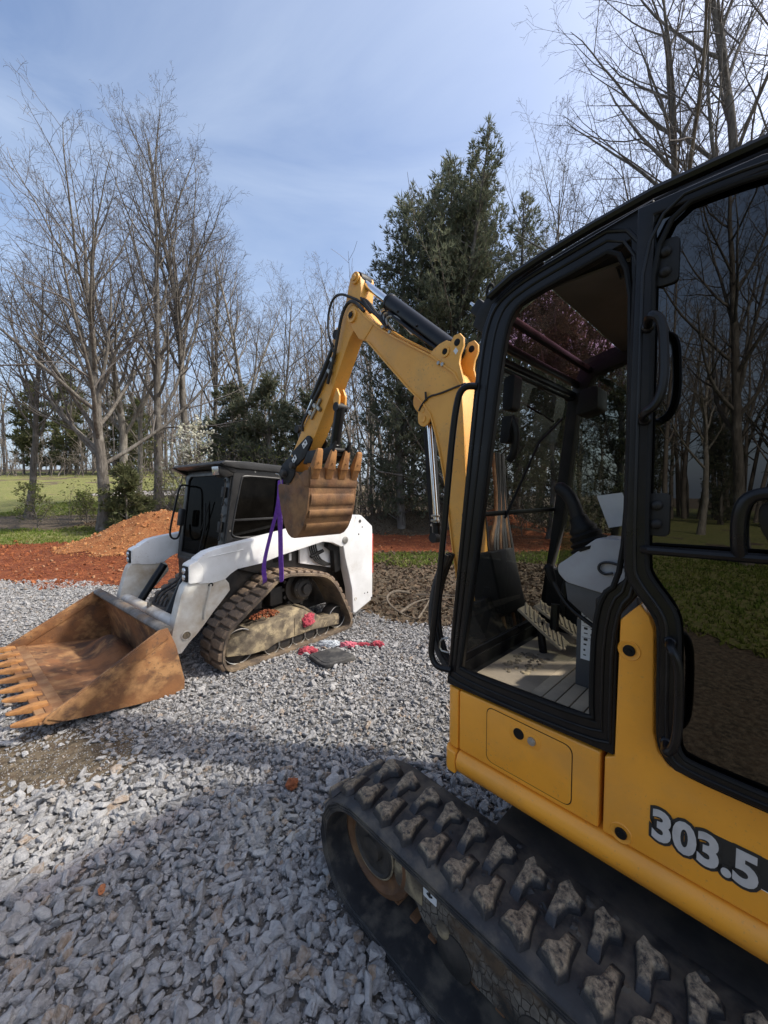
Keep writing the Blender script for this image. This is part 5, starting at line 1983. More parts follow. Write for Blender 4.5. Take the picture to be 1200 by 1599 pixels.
rag("rag", "bright pink-red cloth hung over the loader's muddy track frame", tuple(wp), (.085, .028, .11), M_pink, 11, 1.0, rot=(0.0, -.25, rad(40)))
m_cl, nt, nd, lk, bs = mat_base("clear_plastic_film")
bs.inputs['Base Color'].default_value = (.75, .80, .84, 1)
bs.inputs['Roughness'].default_value = .18
bs.inputs['Transmission Weight'].default_value = .55
rag("plastic_bag", "crumpled clear plastic bag on the gravel at the track's rear end", (-.60, 4.16, .04), (.14, .06, .11), m_cl, 17, .5, "bag", folds=9)

def clod(name, label, loc, s, mat, seed, cat):
    bm = bmesh.new()
    bmesh.ops.create_icosphere(bm, subdivisions=3, radius=1.0)
    for v in bm.verts:
        r_ = 1 + .4 * mnoise.noise(v.co * 1.7 + Vector((seed, 0, 0))) + .2 * mnoise.noise(v.co * 4 + Vector((seed, 3, 0)))
        v.co = Vector((v.co.x * s[0] * r_, v.co.y * s[1] * r_, v.co.z * s[2] * r_))
    me = bpy.data.meshes.new(name)
    bm.to_mesh(me)
    bm.free()
    me.materials.append(mat)
    o = obj_from(name, me, None, loc, (0, 0, seed))
    return tag(o, label, cat)
clod("clay_clod", "lone red clay lump on the gravel in front of the excavator's track", (-.524, 2.118, .050), (.038, .030, .026), M_clay, 1.3, "clod")
clod("clay_clod", "small orange clay crumb alone in the shaded foreground gravel", (-1.183, 1.53, .052), (.022, .013, .010), M("orange_clay", (.36, .13, .05), rough=.9), 2.1, "clod")

# dead branch and vine in the brown ground behind the loader
M_stickw = M("weathered_stick", (.19, .155, .11), (.12, .095, .068), scale=20, rough=.85, bump=.3, bscale=60)
br = MB()
br.tube(smooth_path([(.40, 6.15, .10), (.16, 6.05, .16), (.02, 5.80, .12), (.10, 5.45, .08), (.28, 5.10, .06), (.45, 5.00, .05)], 2), lambda t: .020 * (1 - t) + .006, 8)
br.tube(smooth_path([(.22, 5.22, .06), (.45, 5.5, .14), (.75, 5.6, .17), (1.05, 5.62, .16)], 2), lambda t: .014 * (1 - t) + .005, 6)
br.tube(smooth_path([(.45, 5.00, .05), (.60, 5.35, .12), (.72, 5.7, .20)], 2), lambda t: .012 * (1 - t) + .004, 6)
br.tube(smooth_path([(.5, 5.95, .12), (.8, 5.85, .15), (1.2, 5.80, .14)], 2), lambda t: .012 * (1 - t) + .004, 6)
o = br.build("fallen_branch", M_stickw)
tag(o, "pale curled dead branch on the brown ground behind the loader", "branch")

# ================================================================== trees
class TB:
    """collects tapered tubes in batches"""
    def __init__(self):
        self.v, self.f, self.n = [], [], 0
    def batch(self, P, R_, k):
        """P (N, m, 3) centre lines, R_ (N, m) radii, k sides"""
        N, m, _ = P.shape
        if N == 0:
            return
        t = np.empty_like(P)
        t[:, 1:-1] = P[:, 2:] - P[:, :-2]
        t[:, 0], t[:, -1] = P[:, 1] - P[:, 0], P[:, -1] - P[:, -2]
        t /= np.linalg.norm(t, axis=2, keepdims=True) + 1e-9
        ref = np.where((np.abs(t[:, :1, 2:3]) < .85), np.array([0, 0, 1.]), np.array([1., .15, 0]))
        n1 = np.cross(t, np.broadcast_to(ref, t.shape))
        n1 /= np.linalg.norm(n1, axis=2, keepdims=True) + 1e-9
        n2 = np.cross(t, n1)
        a = np.arange(k) * 2 * np.pi / k
        V_ = P[:, :, None, :] + R_[:, :, None, None] * (np.cos(a)[:, None] * n1[:, :, None, :] + np.sin(a)[:, None] * n2[:, :, None, :])
        self.v.append(V_.reshape(-1, 3))
        i = np.arange(N * m * k).reshape(N, m, k)
        j = np.roll(i, -1, axis=2)
        self.f.append(np.stack([i[:, :-1], j[:, :-1], j[:, 1:], i[:, 1:]], -1).reshape(-1, 4) + self.n)
        self.n += N * m * k
    def tube(self, P, R_, k):
        self.batch(np.asarray(P)[None], np.asarray(R_)[None], k)
    def mesh(self, name, mat):
        return np_mesh(name, np.concatenate(self.v), np.concatenate(self.f), mat, True)

def unit(a):
    return a / (np.linalg.norm(a, axis=-1, keepdims=True) + 1e-9)

def walk(rg, p, d, L, n, w, up):
    """wandering centre lines: p, d (N, 3), L (N,)"""
    N = len(p)
    P, D = np.empty((N, n + 1, 3)), np.empty((N, n + 1, 3))
    P[:, 0], D[:, 0] = p, d
    for i in range(n):
        d = d + rg.randn(N, 3) * w
        d[:, 2] += up
        d = unit(d)
        P[:, i + 1] = P[:, i] + d * (L / n)[:, None]
        D[:, i + 1] = d
    return P, D

def sprout(rg, P, D, R_, L, nc, lo, ang, ratio, taper):
    """child starts along each line"""
    N, m, _ = P.shape
    n = m - 1
    keep = rg.rand(N, nc) < .9
    t = lo + (1 - lo) * (np.arange(nc)[None] + rg.uniform(.1, .9, (N, nc))) / nc
    k = np.minimum(t * n, n - .01)
    ki = k.astype(int)
    rows = np.arange(N)[:, None]
    a, b = P[rows, ki], P[rows, ki + 1]
    q = a + (b - a) * (k - ki)[..., None]
    dd = D[rows, ki]
    az = rg.uniform(0, 6.28, (N, 1)) + 2.4 * np.arange(nc)[None] + rg.uniform(-.6, .6, (N, nc))
    th = np.radians(rg.uniform(ang[0], ang[1], (N, nc)))
    e1 = unit(np.cross(dd, np.broadcast_to(np.array([.3, .2, 1.]), dd.shape)))
    e2 = np.cross(dd, e1)
    nd_ = dd * np.cos(th)[..., None] + (e1 * np.cos(az)[..., None] + e2 * np.sin(az)[..., None]) * np.sin(th)[..., None]
    Lc = L[:, None] * ratio * (1.15 - taper * t) * rg.uniform(.7, 1.2, (N, nc))
    return q[keep], nd_[keep], Lc[keep], R_[rows, ki][keep]

def bark_mat(name, a, b, c):
    m, nt, nd, lk, bs = mat_base(name)
    tc = nd.new("ShaderNodeTexCoord")
    mp = nd.new("ShaderNodeMapping")
    mp.inputs['Scale'].default_value = (1, 1, .22)
    lk.new(tc.outputs['Object'], mp.inputs[0])
    col = n_mix(nt, n_range(nt, n_noise(nt, mp.outputs[0], 14, 6), .4, .62), a, b)
    col = n_mix(nt, n_range(nt, n_noise(nt, tc.outputs['Object'], 2.5, 6), .52, .68), col, c)
    lk.new(col, bs.inputs['Base Color'])
    bs.inputs['Roughness'].default_value = .92
    bs.inputs['Specular IOR Level'].default_value = .2
    lk.new(n_bump(nt, n_noise(nt, mp.outputs[0], 26, 6), .9, .03), bs.inputs['Normal'])
    return m
M_bark = bark_mat("grey_brown_bark", (.165, .148, .126), (.095, .083, .07), (.24, .222, .19))
M_barkpale = bark_mat("pale_grey_bark", (.27, .245, .205), (.16, .142, .118), (.35, .325, .28))
M_twig = M("bare_twigs", (.115, .103, .094), (.15, .134, .122), scale=.6, rough=.9, spec=.2)
M_twigpale = M("budding_twigs", (.20, .172, .142), (.155, .132, .115), scale=.6, rough=.9, spec=.2)

def grow(seed, h, r0, lean=(0, 0), first=.28, nlimb=15, limb_len=.42, ang=(35, 55), up=.10, split=None, dens=(7, 5, 4), twig_r=.0034, wob=.05, cone=0.6):
    """returns (limb builder, twig builder); a bare broadleaf tree standing at the origin"""
    rg = np.random.RandomState(seed)
    A, B = TB(), TB()
    d0 = unit(np.array([[lean[0], lean[1], 1.0]]))
    stems = [(np.zeros((1, 3)), d0, h, r0)]
    limbs = []
    root = True
    while stems:
        p, d, L, r = stems.pop(0)
        P, D = walk(rg, p, d, np.array([L]), 12, wob, .03)
        tt = np.linspace(0, 1, 13)
        R_ = np.maximum(r * ((1 - tt) ** .85 * .88 + .12), twig_r)
        if root:
            R_[0] *= 1.35
            R_[1] *= 1.05
        A.batch(P, R_[None], 9)
        P, D = P[0], D[0]
        if root and split:
            for (t, sx, sy, fr) in split:
                k = int(t * 12)
                stems.append((P[k][None], unit(np.array([[sx, sy, 1.0]])), h * (1 - t) * fr, R_[k] * .56))
        lo = first if root else .12
        nl = nlimb if root else max(6, int(nlimb * .6))
        az = rg.uniform(0, 6.28)
        for i in range(nl):
            t = lo + (.98 - lo) * ((i + rg.uniform(0, .8)) / nl)
            ki = min(int(t * 12), 11)
            q = P[ki] + (P[ki + 1] - P[ki]) * (t * 12 - ki)
            az += 2.4 + rg.uniform(-.5, .5)
            th = math.radians(rg.uniform(*ang)) * (1.15 - .45 * t)
            dd = D[ki]
            e1 = unit(np.cross(dd, [0.2, 1, .1]))
            e2 = np.cross(dd, e1)
            nd_ = dd * math.cos(th) + (e1 * math.cos(az) + e2 * math.sin(az)) * math.sin(th)
            rel = (t - lo) / (1 - lo)
            Lc = L * limb_len * (1.05 - cone * rel) * rg.uniform(.7, 1.15)
            limbs.append((q, nd_, Lc, min(R_[ki] * .5, .016 * Lc + .009)))
        root = False
    p, d = np.array([l[0] for l in limbs]), np.array([l[1] for l in limbs])
    L, r = np.array([l[2] for l in limbs]), np.array([l[3] for l in limbs])
    for lv in (1, 2, 3, 4):
        n = (0, 8, 5, 4, 3)[lv]
        P, D = walk(rg, p, d, L, n, (0, .075, .12, .17, .2)[lv], (0, up, .05, .03, .02)[lv])
        tt = np.linspace(0, 1, n + 1)[None]
        tip = (0, .16, .22, .35, .5)[lv]
        R_ = np.maximum(r[:, None] * ((1 - tt) ** .85 * (1 - tip) + tip), twig_r)
        (A if lv == 1 else B).batch(P, R_, (0, 6, 4, 3, 3)[lv])
        if lv < 4:
            p, d, L, r = sprout(rg, P, D, R_, L, dens[lv - 1], .22, (28, 58), (.50, .50, .55)[lv - 1], .6)
            r = np.maximum(r * .55, twig_r)
    return A, B

def bare_tree(label, x, y, seed, h, r0, pale=False, name="bare_tree", cat="tree", group="bare trees at the wood's edge", **kw):
    A, B = grow(seed, h, r0, **kw)
    o = empty(name, (x, y, float(gz(x, y)) - .05))
    obj_from("trunk", A.mesh("trunk", M_barkpale if pale else M_bark), o)
    obj_from("crown", B.mesh("crown", M_twigpale if pale else M_twig), o)
    tag(o, label, cat, group)
    return o

def copy_tree(src, label, x, y, rz, s):
    c = src.copy()
    COL.objects.link(c)
    c.location = (x, y, float(gz(x, y)) - .05)
    c.rotation_euler = (0, 0, rz)
    c.scale = (s, s, s)
    c["label"] = label
    for ch in src.children:
        k = ch.copy()
        COL.objects.link(k)
        k.parent = c
    return c

tA = bare_tree("wide bare tree leaning left behind the lawn, leftmost thick trunk", -10.25, 14.0, 3, 10.6, .205, lean=(-.02, 0), first=.22, nlimb=18, limb_len=.66, ang=(38, 62), up=.09,
               split=((.38, -.75, .1, .95), (.44, .30, -.1, .95), (.33, -1.15, .2, .8), (.5, -.4, .3, 1.0)), dens=(7, 5, 4), cone=.5)
tB = bare_tree("bare tree with pale kinked trunk just right of the leaning left tree", -10.9, 16.6, 8, 11.3, .19, pale=True, lean=(-.13, .0), first=.30, nlimb=15, limb_len=.50, wob=.085,
               split=((.36, -.55, 0, .9), (.50, .4, .2, .9)))
tC = bare_tree("bare tree with slanting trunk between the kinked tree and the tallest tree", -9.55, 16.0, 14, 13.2, .175, lean=(.05, 0), first=.30, nlimb=17, limb_len=.40, up=.13, split=((.45, -.25, 0, .95), (.62, .25, .1, .9)))
tD = bare_tree("tallest bare tree with straight trunk behind the loader's cab", -8.65, 17.2, 21, 16.0, .18, first=.34, nlimb=26, limb_len=.36, ang=(26, 42), up=.13, dens=(8, 5, 4), split=((.42, .10, .05, .98),))
tF = bare_tree("bare budding tree with thin straight trunk left of the excavator's stick", -6.65, 19.2, 33, 12.0, .16, pale=True, first=.30, nlimb=17, limb_len=.40, split=((.45, .22, 0, .95),))
tI = bare_tree("dark bare tree leaning left above the excavator's cab roof", 12.0, 13.4, 41, 19.0, .23, lean=(-.07, 0), first=.30, nlimb=19, limb_len=.46, ang=(40, 62), up=.07, split=((.6, -.2, 0, .95), (.66, .3, .1, .9)))
tH = bare_tree("thick straight bare tree at the right edge above the cab door", 11.55, 12.2, 47, 20.0, .22, first=.33, nlimb=18, limb_len=.42, ang=(35, 55), split=((.55, .35, .1, .95), (.48, -.30, 0, .85), (.6, .1, .3, 1.0)))
tK = bare_tree("slender bare tree with arching crown left of the dark leaning tree", 9.7, 14.6, 52, 13.8, .14, first=.30, nlimb=17, limb_len=.48, ang=(35, 60), up=.05, split=((.42, -.3, 0, .9), (.5, .3, .1, .9)))
copy_tree(tF, "pale bare tree peeping over the right shoulder of the big cedar", 8.9, 18.6, 2.0, 1.08)
copy_tree(tK, "bare tree filling the sky between the cedar and the cab roof", 8.3, 20.5, 1.2, 1.30)
copy_tree(tF, "faint bare tree behind the excavator's boom tip, left of the cedar", -2.6, 22.5, 1.1, 1.02)
copy_tree(tC, "faint bare tree close beside the cedar's left edge", -.6, 24.0, 2.6, .95)
copy_tree(tK, "low bushy bare tree between the loader's cab and the thin straight tree", -6.1, 22.0, .6, .85)
copy_tree(tD, "thin bare trunk standing close behind the tallest tree", -9.3, 21.5, 1.9, .82)
copy_tree(tC, "bare tree cut by the left picture edge", -15.6, 16.8, .9, .80)
copy_tree(tF, "slim bare tree standing behind the leaning left tree's trunk", -13.4, 21.0, 3.4, .92)
copy_tree(tK, "bare tree standing out of frame right, its branches dappling the loader with shade", 10.2, 4.6, 2.2, .95)
copy_tree(tC, "big bare tree mirrored in the excavator's door glass", -7.6, -6.7, 2.2, .72)
copy_tree(tF, "slender bare tree mirrored at the left of the excavator's door glass", -14.5, -11.0, .4, .75)

# ---- evergreens
def leaf_mat(name, a, b, c, tr=.25):
    m, nt, nd, lk, bs = mat_base(name)
    tc = nd.new("ShaderNodeTexCoord")
    col = n_mix(nt, n_range(nt, n_noise(nt, tc.outputs['Object'], .9, 5), .40, .62), a, b)
    col = n_mix(nt, n_range(nt, n_noise(nt, tc.outputs['Object'], 6, 4), .52, .68), col, c)
    lk.new(col, bs.inputs['Base Color'])
    bs.inputs['Roughness'].default_value = .7
    bs.inputs['Specular IOR Level'].default_value = .25
    if tr:
        t_ = nd.new("ShaderNodeBsdfTranslucent")
        lk.new(col, t_.inputs[0])
        mx = nd.new("ShaderNodeMixShader")
        mx.inputs[0].default_value = tr
        lk.new(bs.outputs[0], mx.inputs[1])
        lk.new(t_.outputs[0], mx.inputs[2])
        lk.new(mx.outputs[0], nd["Material Output"].inputs[0])
    return m
M_cedar = leaf_mat("cedar_foliage", (.105, .125, .082), (.145, .160, .10), (.19, .165, .11), .5)
M_pine = leaf_mat("pine_foliage", (.105, .120, .052), (.135, .140, .062), (.17, .15, .08), .45)
M_blossom = leaf_mat("white_blossom", (.78, .77, .68), (.70, .68, .55), (.60, .62, .40), .3)
M_shoot = leaf_mat("young_leaves", (.14, .17, .045), (.18, .18, .06), (.10, .12, .03), .3)
M_grassb = leaf_mat("grass_blades", (.12, .18, .028), (.18, .21, .042), (.25, .22, .085), .3)
M_litter = leaf_mat("dead_leaves", (.12, .080, .048), (.075, .050, .031), (.20, .14, .085), .1)

def blades(C, D, n, ln, wd, rg, spread=.7, droop=0.0):
    """n narrow diamond faces at each centre, pointing about D"""
    C = np.repeat(C, n, 0)
    D = np.repeat(D, n, 0) + rg.randn(len(C), 3) * spread
    D[:, 2] -= droop
    D /= np.linalg.norm(D, axis=1)[:, None] + 1e-9
    S = np.cross(D, rg.randn(len(C), 3))
    S /= np.linalg.norm(S, axis=1)[:, None] + 1e-9
    L = rg.uniform(ln[0], ln[1], len(C))[:, None]
    W = rg.uniform(wd[0], wd[1], len(C))[:, None]
    v = np.stack([C, C + D * L * .45 + S * W, C + D * L, C + D * L * .45 - S * W], 1).reshape(-1, 3)
    f = np.arange(len(v)).reshape(-1, 4)
    return v, f

def conifer(seed, h, rw, profile, nl, tufts, per, ln=(.22, .42), wd=(.022, .040), base=.05, r0=.2, rise=(15, 50), leaders=0, bare=.25):
    rg = np.random.RandomState(seed)
    A = TB()
    zs = np.linspace(0, h, 12)
    bend = np.cumsum(rg.randn(12, 2) * .05, 0)
    bend[0] = 0
    P0 = np.column_stack([bend, zs])
    A.tube(P0, np.linspace(r0, .02, 12), 7)
    stems = [(P0, 1.0, nl)]
    for i in range(leaders):
        k = rg.randint(3, 8)
        a = rg.uniform(0, 6.28)
        L = (h - zs[k]) * rg.uniform(.7, .92)
        out = rw * rg.uniform(.25, .55)
        t = np.linspace(0, 1, 8)
        P = P0[k] + np.column_stack([np.cos(a) * out * t ** .6, np.sin(a) * out * t ** .6, L * t])
        A.tube(P, np.linspace(r0 * .4, .015, 8), 5)
        stems.append((P, .45, int(nl * .28)))
    Cs, Ds = [], []
    for P, sc_, n_ in stems:
        m = len(P) - 1
        for i in range(n_):
            t = base + (1 - base) * (i + rg.rand()) / n_ if sc_ == 1.0 else (i + rg.rand()) / n_
            k = min(t * m, m - .01)
            ki = int(k)
            q = P[ki] + (P[ki + 1] - P[ki]) * (k - ki)
            rel = q[2] / h
            L = rw * profile(rel) * rg.uniform(.42, 1.25) * (1 if sc_ == 1.0 else .55)
            if L < .12:
                L = .12
            a = rg.uniform(0, 6.28)
            e = math.radians(rg.uniform(*rise)) + .5 * max(0, rel - .6)
            d = np.array([math.cos(a) * math.cos(e), math.sin(a) * math.cos(e), math.sin(e)])
            s = np.linspace(0, 1, 6)
            B = q + d * (s * L)[:, None] + rg.randn(6, 3) * .04 * L * s[:, None]
            B[:, 2] += .10 * L * s ** 2
            A.tube(B, np.linspace(.012 * L + .008, .006, 6), 3)
            nt_ = max(3, int(tufts * L))
            ts = bare + (1 - bare) * rg.rand(nt_) ** .8
            c = q + d * (ts * L)[:, None] + rg.randn(nt_, 3) * (.07 + .10 * L * (1.15 - ts))[:, None]
            Cs.append(c)
            dd = d + rg.randn(nt_, 3) * .55
            dd[:, 2] += .35
            Ds.append(dd)
        ntip = 10
        Cs.append(P[-1] - np.array([0, 0, 1]) * rg.rand(ntip, 1) * .6 + rg.randn(ntip, 3) * .08)
        Ds.append(np.tile([0, 0, 1.0], (ntip, 1)))
    C, D = np.concatenate(Cs), np.concatenate(Ds)
    v, f = blades(C, D, per, ln, wd, rg)
    return A, v, f

def evergreen(label, x, y, seed, h, rw, profile, nl, tufts, per, mat=None, name="cedar_tree", cat="tree", group="evergreens at the wood's edge", **kw):
    A, v, f = conifer(seed, h, rw, profile, nl, tufts, per, **kw)
    o = empty(name, (x, y, float(gz(x, y)) - .05))
    obj_from("trunk", A.mesh("trunk", M_bark), o)
    obj_from("crown", np_mesh("crown", v, f, mat or M_cedar), o)
    tag(o, label, cat, group)
    return o
p_big = lambda r: (1.0 + .10 * math.sin(r * 11)) if r < .45 else max(.05, 1.05 - 1.05 * ((r - .45) / .55) ** 1.15)
p_oval = lambda r: max(.05, (1 - r) ** .7 * (.55 + .8 * r))
p_bush = lambda r: max(.1, (1 - r) ** .5)
e1 = evergreen("big dark red cedar rising behind the excavator's boom", 2.9, 16.4, 5, 15.2, 4.6, p_big, 240, 12.5, 8, ln=(.14, .30), wd=(.011, .022), leaders=6, base=.02, r0=.28)
e2 = evergreen("shorter cedar joined to the left flank of the big cedar", .75, 16.4, 9, 13.2, 3.6, p_oval, 150, 13, 8, ln=(.14, .30), wd=(.011, .022), leaders=2, base=.02, r0=.2)
e3 = evergreen("cedar at the right flank of the big cedar, above the cab's front corner", 5.7, 16.8, 12, 14.0, 3.7, p_oval, 130, 12.5, 8, ln=(.14, .30), wd=(.011, .022), leaders=3, base=.02)
e4 = copy_tree(e2, "dark cedar seen through the excavator's cab windows", 7.6, 12.6, 2.4, .70)
e5 = evergreen("low dark evergreen right above the loader's cab roof", -5.55, 18.2, 17, 6.6, 2.3, p_bush, 70, 26, 6, base=.05, rise=(-15, 25))
copy_tree(e5, "low dark evergreen left of the thin straight trunk behind the loader", -7.4, 18.8, 1.7, .95)
copy_tree(e5, "dark evergreen behind the excavator's bucket", -3.6, 19.5, 3.0, .98)
copy_tree(e3, "dark cedar seen through the cab beside the joystick", 5.9, 13.7, 1.0, .60)
copy_tree(e2, "cedar whose crown shows over the cab roof, right of the big cedar", 8.1, 17.4, 1.3, .92)
copy_tree(e2, "dark evergreen at the left of the reflection in the door glass", -23.0, -14.5, .5, .62)
copy_tree(e3, "dark evergreen in the middle of the reflection in the door glass", -23.5, -19.0, 1.5, .60)
copy_tree(e2, "dark evergreen at the right of the reflection in the door glass", -21.0, -22.5, 2.5, .60)
copy_tree(e3, "low dark evergreen between two others in the door glass reflection", -19.0, -15.6, 4.0, .42)
copy_tree(e3, "low dark evergreen left of the mirrored bare trees in the door glass", -20.5, -12.0, 5.0, .45)
copy_tree(e2, "low dark evergreen farthest right in the door glass reflection", -17.5, -17.5, 5.6, .40)
sm = evergreen("small bushy green conifer at the foot of the trees, left of the dirt pile", -9.1, 13.6, 23, 2.3, 1.0, p_bush, 46, 42, 6, M_pine, "conifer_bush", "bush", "bushes", ln=(.14, .26), wd=(.018, .03), base=.02, r0=.05, rise=(-5, 40))
for i, (x, y, s, lab) in enumerate(((-37.5, 46, 1.0, "broad dark pine beyond the lawn at the far left"), (-33.0, 48, .9, "dark pine second from the left beyond the lawn"),
                                     (-28.5, 45, .75, "dark pine beyond the lawn left of the leaning tree's trunk"), (-42.5, 47, .95, "dark pine at the left picture edge beyond the lawn"))):
    if i == 0:
        pf = evergreen(lab, x, y, 29, 11.5, 3.0, p_bush, 70, 8, 6, M_pine, "pine_tree", "tree", "pines beyond the lawn", ln=(.4, .8), wd=(.05, .10), base=.04)
    else:
        copy_tree(pf, lab, x, y, i * 1.3, s)

# flowering shrub: thin stems carrying white blossom
A, B = grow(61, 3.5, .06, first=.15, nlimb=16, limb_len=.45, ang=(30, 60), dens=(6, 5, 2), twig_r=.005)
fl = empty("flowering_shrub", (-7.35, 15.2, float(gz(-7.35, 15.2))))
obj_from("trunk", A.mesh("trunk", M_bark), fl)
obj_from("crown", B.mesh("crown", M_twig), fl)
rg = np.random.RandomState(3)
vv = np.concatenate(B.v)
vv = vv[(vv[:, 2] > 1.5)]
c = vv[rg.choice(len(vv), 700)] + rg.randn(700, 3) * .05
v, f = blades(c, rg.randn(700, 3), 4, (.06, .11), (.02, .04), rg)
obj_from("blossom", np_mesh("blossom", v, f, M_blossom), fl)
tag(fl, "shrub covered in white blossom behind the loader's cab roof", "shrub")

# young leafing shrubs at the left edge of the lawn
for i, (x, y, h_, lab) in enumerate(((-13.2, 14.6, 1.5, "pale leafing shrub on the lawn at the left picture edge"), (-12.0, 15.5, 1.1, "smaller pale leafing shrub beside the drive"))):
    A, B = grow(70 + i, h_, .03, first=.05, nlimb=16, limb_len=.6, ang=(35, 65), dens=(5, 4, 2), twig_r=.004)
    s_ = empty("leafing_shrub", (x, y, float(gz(x, y))))
    obj_from("trunk", A.mesh("trunk", M_bark), s_)
    obj_from("crown", B.mesh("crown", M_twigpale), s_)
    vv = np.concatenate(B.v)
    c = vv[rg.choice(len(vv), 900)] + rg.randn(900, 3) * .03
    v, f = blades(c, rg.randn(900, 3) + [0, 0, .5], 3, (.04, .08), (.008, .016), rg)
    obj_from("leaves", np_mesh("leaves", v, f, M_shoot), s_)
    tag(s_, lab, "shrub", "leafing shrubs by the lawn")

# undergrowth that reads as one tangle
def thicket(name, spots, seed, label, mat, leaf=None, thick=1.0):
    rg = np.random.RandomState(seed)
    T = TB()
    p = np.concatenate([np.column_stack([rg.uniform(x0, x1, n), rg.uniform(y0, y1, n), rg.uniform(h0, h1, n)]) for (x0, x1, y0, y1, n, h0, h1) in spots])
    L = p[:, 2].copy()
    p[:, 2] = gz(p[:, 0], p[:, 1])
    d = unit(np.column_stack([rg.randn(len(p), 2) * .28, np.ones(len(p))]))
    r = (.010 + .004 * L) * thick
    ends = []
    for lv in range(3):
        n = (6, 4, 3)[lv]
        P, D = walk(rg, p, d, L, n, (.14, .2, .25)[lv], .02)
        R_ = np.maximum(r[:, None] * np.linspace(1, .35, n + 1)[None], .003 * thick)
        T.batch(P, R_, 3)
        if lv:
            ends.append(P[:, -1])
        if lv < 2:
            p, d, L, r = sprout(rg, P, D, R_, L, (9, 4)[lv], .15, (30, 70), (.42, .5)[lv], .5)
            r = np.maximum(r * .5, .0035 * thick)
    o = obj_from(name, T.mesh(name, mat))
    o["kind"] = "stuff"
    o["label"] = label
    o["category"] = "undergrowth"
    if leaf is not None:
        C = np.concatenate(ends)
        v, f = blades(C, rg.randn(len(C), 3), 2, (.05, .12), (.012, .025), rg)
        obj_from("leaves", np_mesh("leaves", v, f, leaf), o)
    return o
thicket("undergrowth", [(-10.2, -3.0, 14.2, 19.5, 150, .8, 3.6), (-14, -10, 15, 18, 24, .4, 1.6), (-3, 2, 17.5, 22, 70, .8, 3.0)], 4, "leafless brush tangled under the trees behind the dirt pile", M_twigpale, M_shoot)
thicket("brush", [(-1.5, 9, 17.2, 19.5, 110, .5, 1.7), (2, 12, 13.5, 18, 70, .6, 2.4)], 6, "dry leafy brush along the bank behind the clay road", M_twig, M_litter)

thicket("far_brush", [(-62, -14, 42, 47, 130, 2.0, 5.0), (-14, 6, 26, 34, 90, 1.5, 4.5)], 8, "grey brush along the foot of the far wood", M_twigpale, None, 2.6)

# far wood: one grey mass of trunks and twigs
def far_wood():
    rg = np.random.RandomState(77)
    T = TB()
    x = np.concatenate([rg.uniform(-75, 45, 170), rg.uniform(-40, 4, 100)])
    y = np.where(x < -8, 46 + rg.uniform(-1, 14, 270), rg.uniform(24, 52, 270))
    a, q = rg.uniform(math.radians(198), math.radians(244), 90), rg.uniform(24, 36, 90)
    x, y = np.concatenate([x, q * np.cos(a)]), np.concatenate([y, q * np.sin(a)])
    N = len(x)
    p = np.column_stack([x, y, gz(x, y)])
    d = unit(np.column_stack([rg.randn(N, 2) * .06, np.ones(N)]))
    L = rg.uniform(8, 15, N)
    r = rg.uniform(.08, .18, N)
    for lv in range(3):
        n = (6, 3, 2)[lv]
        P, D = walk(rg, p, d, L, n, (.05, .14, .2)[lv], (.03, .10, .04)[lv])
        R_ = np.maximum(r[:, None] * np.linspace(1, .25, n + 1)[None], .010)
        T.batch(P, R_, (5, 3, 3)[lv])
        if lv < 2:
            p, d, L, r = sprout(rg, P, D, R_, L, (14, 5)[lv], (.28, .2)[lv], (30, 60), (.30, .55)[lv], .5)
            r = np.maximum(r * .45, .012)
    o = obj_from("far_wood", T.mesh("far_wood", M_twigpale))
    o["kind"] = "stuff"
    o["label"] = "far wood of bare grey trees along the skyline"
    o["category"] = "wood"
far_wood()

# ================================================================== gravel, clods, grass, leaves
def stone_mesh(name, seed, mat, flat=.62, npts=13):
    rg = np.random.RandomState(seed)
    bm = bmesh.new()
    ax = np.array([1.0, rg.uniform(.62, .95), rg.uniform(flat * .7, flat * 1.15)])
    for i in range(npts):
        p = rg.randn(3)
        p = p / np.linalg.norm(p) * rg.uniform(.80, 1.0) * ax
        bm.verts.new(p * .5)
    r_ = bmesh.ops.convex_hull(bm, input=bm.verts[:])
    bmesh.ops.delete(bm, geom=[g for g in r_["geom_interior"] if isinstance(g, bmesh.types.BMVert)], context='VERTS')
    bmesh.ops.bevel(bm, geom=bm.edges[:], offset=.022, segments=1, affect='EDGES', clamp_overlap=True)
    bmesh.ops.triangulate(bm, faces=bm.faces[:])
    me = bpy.data.meshes.new(name)
    bm.to_mesh(me)
    bm.free()
    me.materials.append(mat)
    return me

def stone_mat(name, lo, mid, hi, tint, tint_at=.93):
    m, nt, nd, lk, bs = mat_base(name)
    oi = nd.new("ShaderNodeObjectInfo")
    rp_ = nd.new("ShaderNodeValToRGB")
    e = rp_.color_ramp.elements
    e[0].position, e[0].color = 0.0, c4(lo)
    e[1].position, e[1].color = 1.0, c4(tint)
    for pos, c in ((.45, mid), (.80, hi), (tint_at, hi), (tint_at + .015, tint)):
        q = e.new(pos)
        q.color = c4(c)
    lk.new(oi.outputs['Random'], rp_.inputs[0])
    vec = n_vec(nt, True)
    f1 = n_range(nt, n_noise(nt, vec, 3.2, 7, .6, .8), .38, .66)
    col = n_mix(nt, n_math(nt, 'MULTIPLY', f1, .5), rp_.outputs[0], tuple(min(1, x * 1.5) for x in hi))
    f2 = n_range(nt, n_noise(nt, vec, 9, 6, .7), .56, .72)
    col = n_mix(nt, n_math(nt, 'MULTIPLY', f2, .35), col, (.17, .14, .11))
    lk.new(col, bs.inputs['Base Color'])
    bs.inputs['Roughness'].default_value = .82
    bs.inputs['Specular IOR Level'].default_value = .35
    lk.new(n_bump(nt, n_noise(nt, vec, 7, 8, .68), .55, .12), bs.inputs['Normal'])
    return m
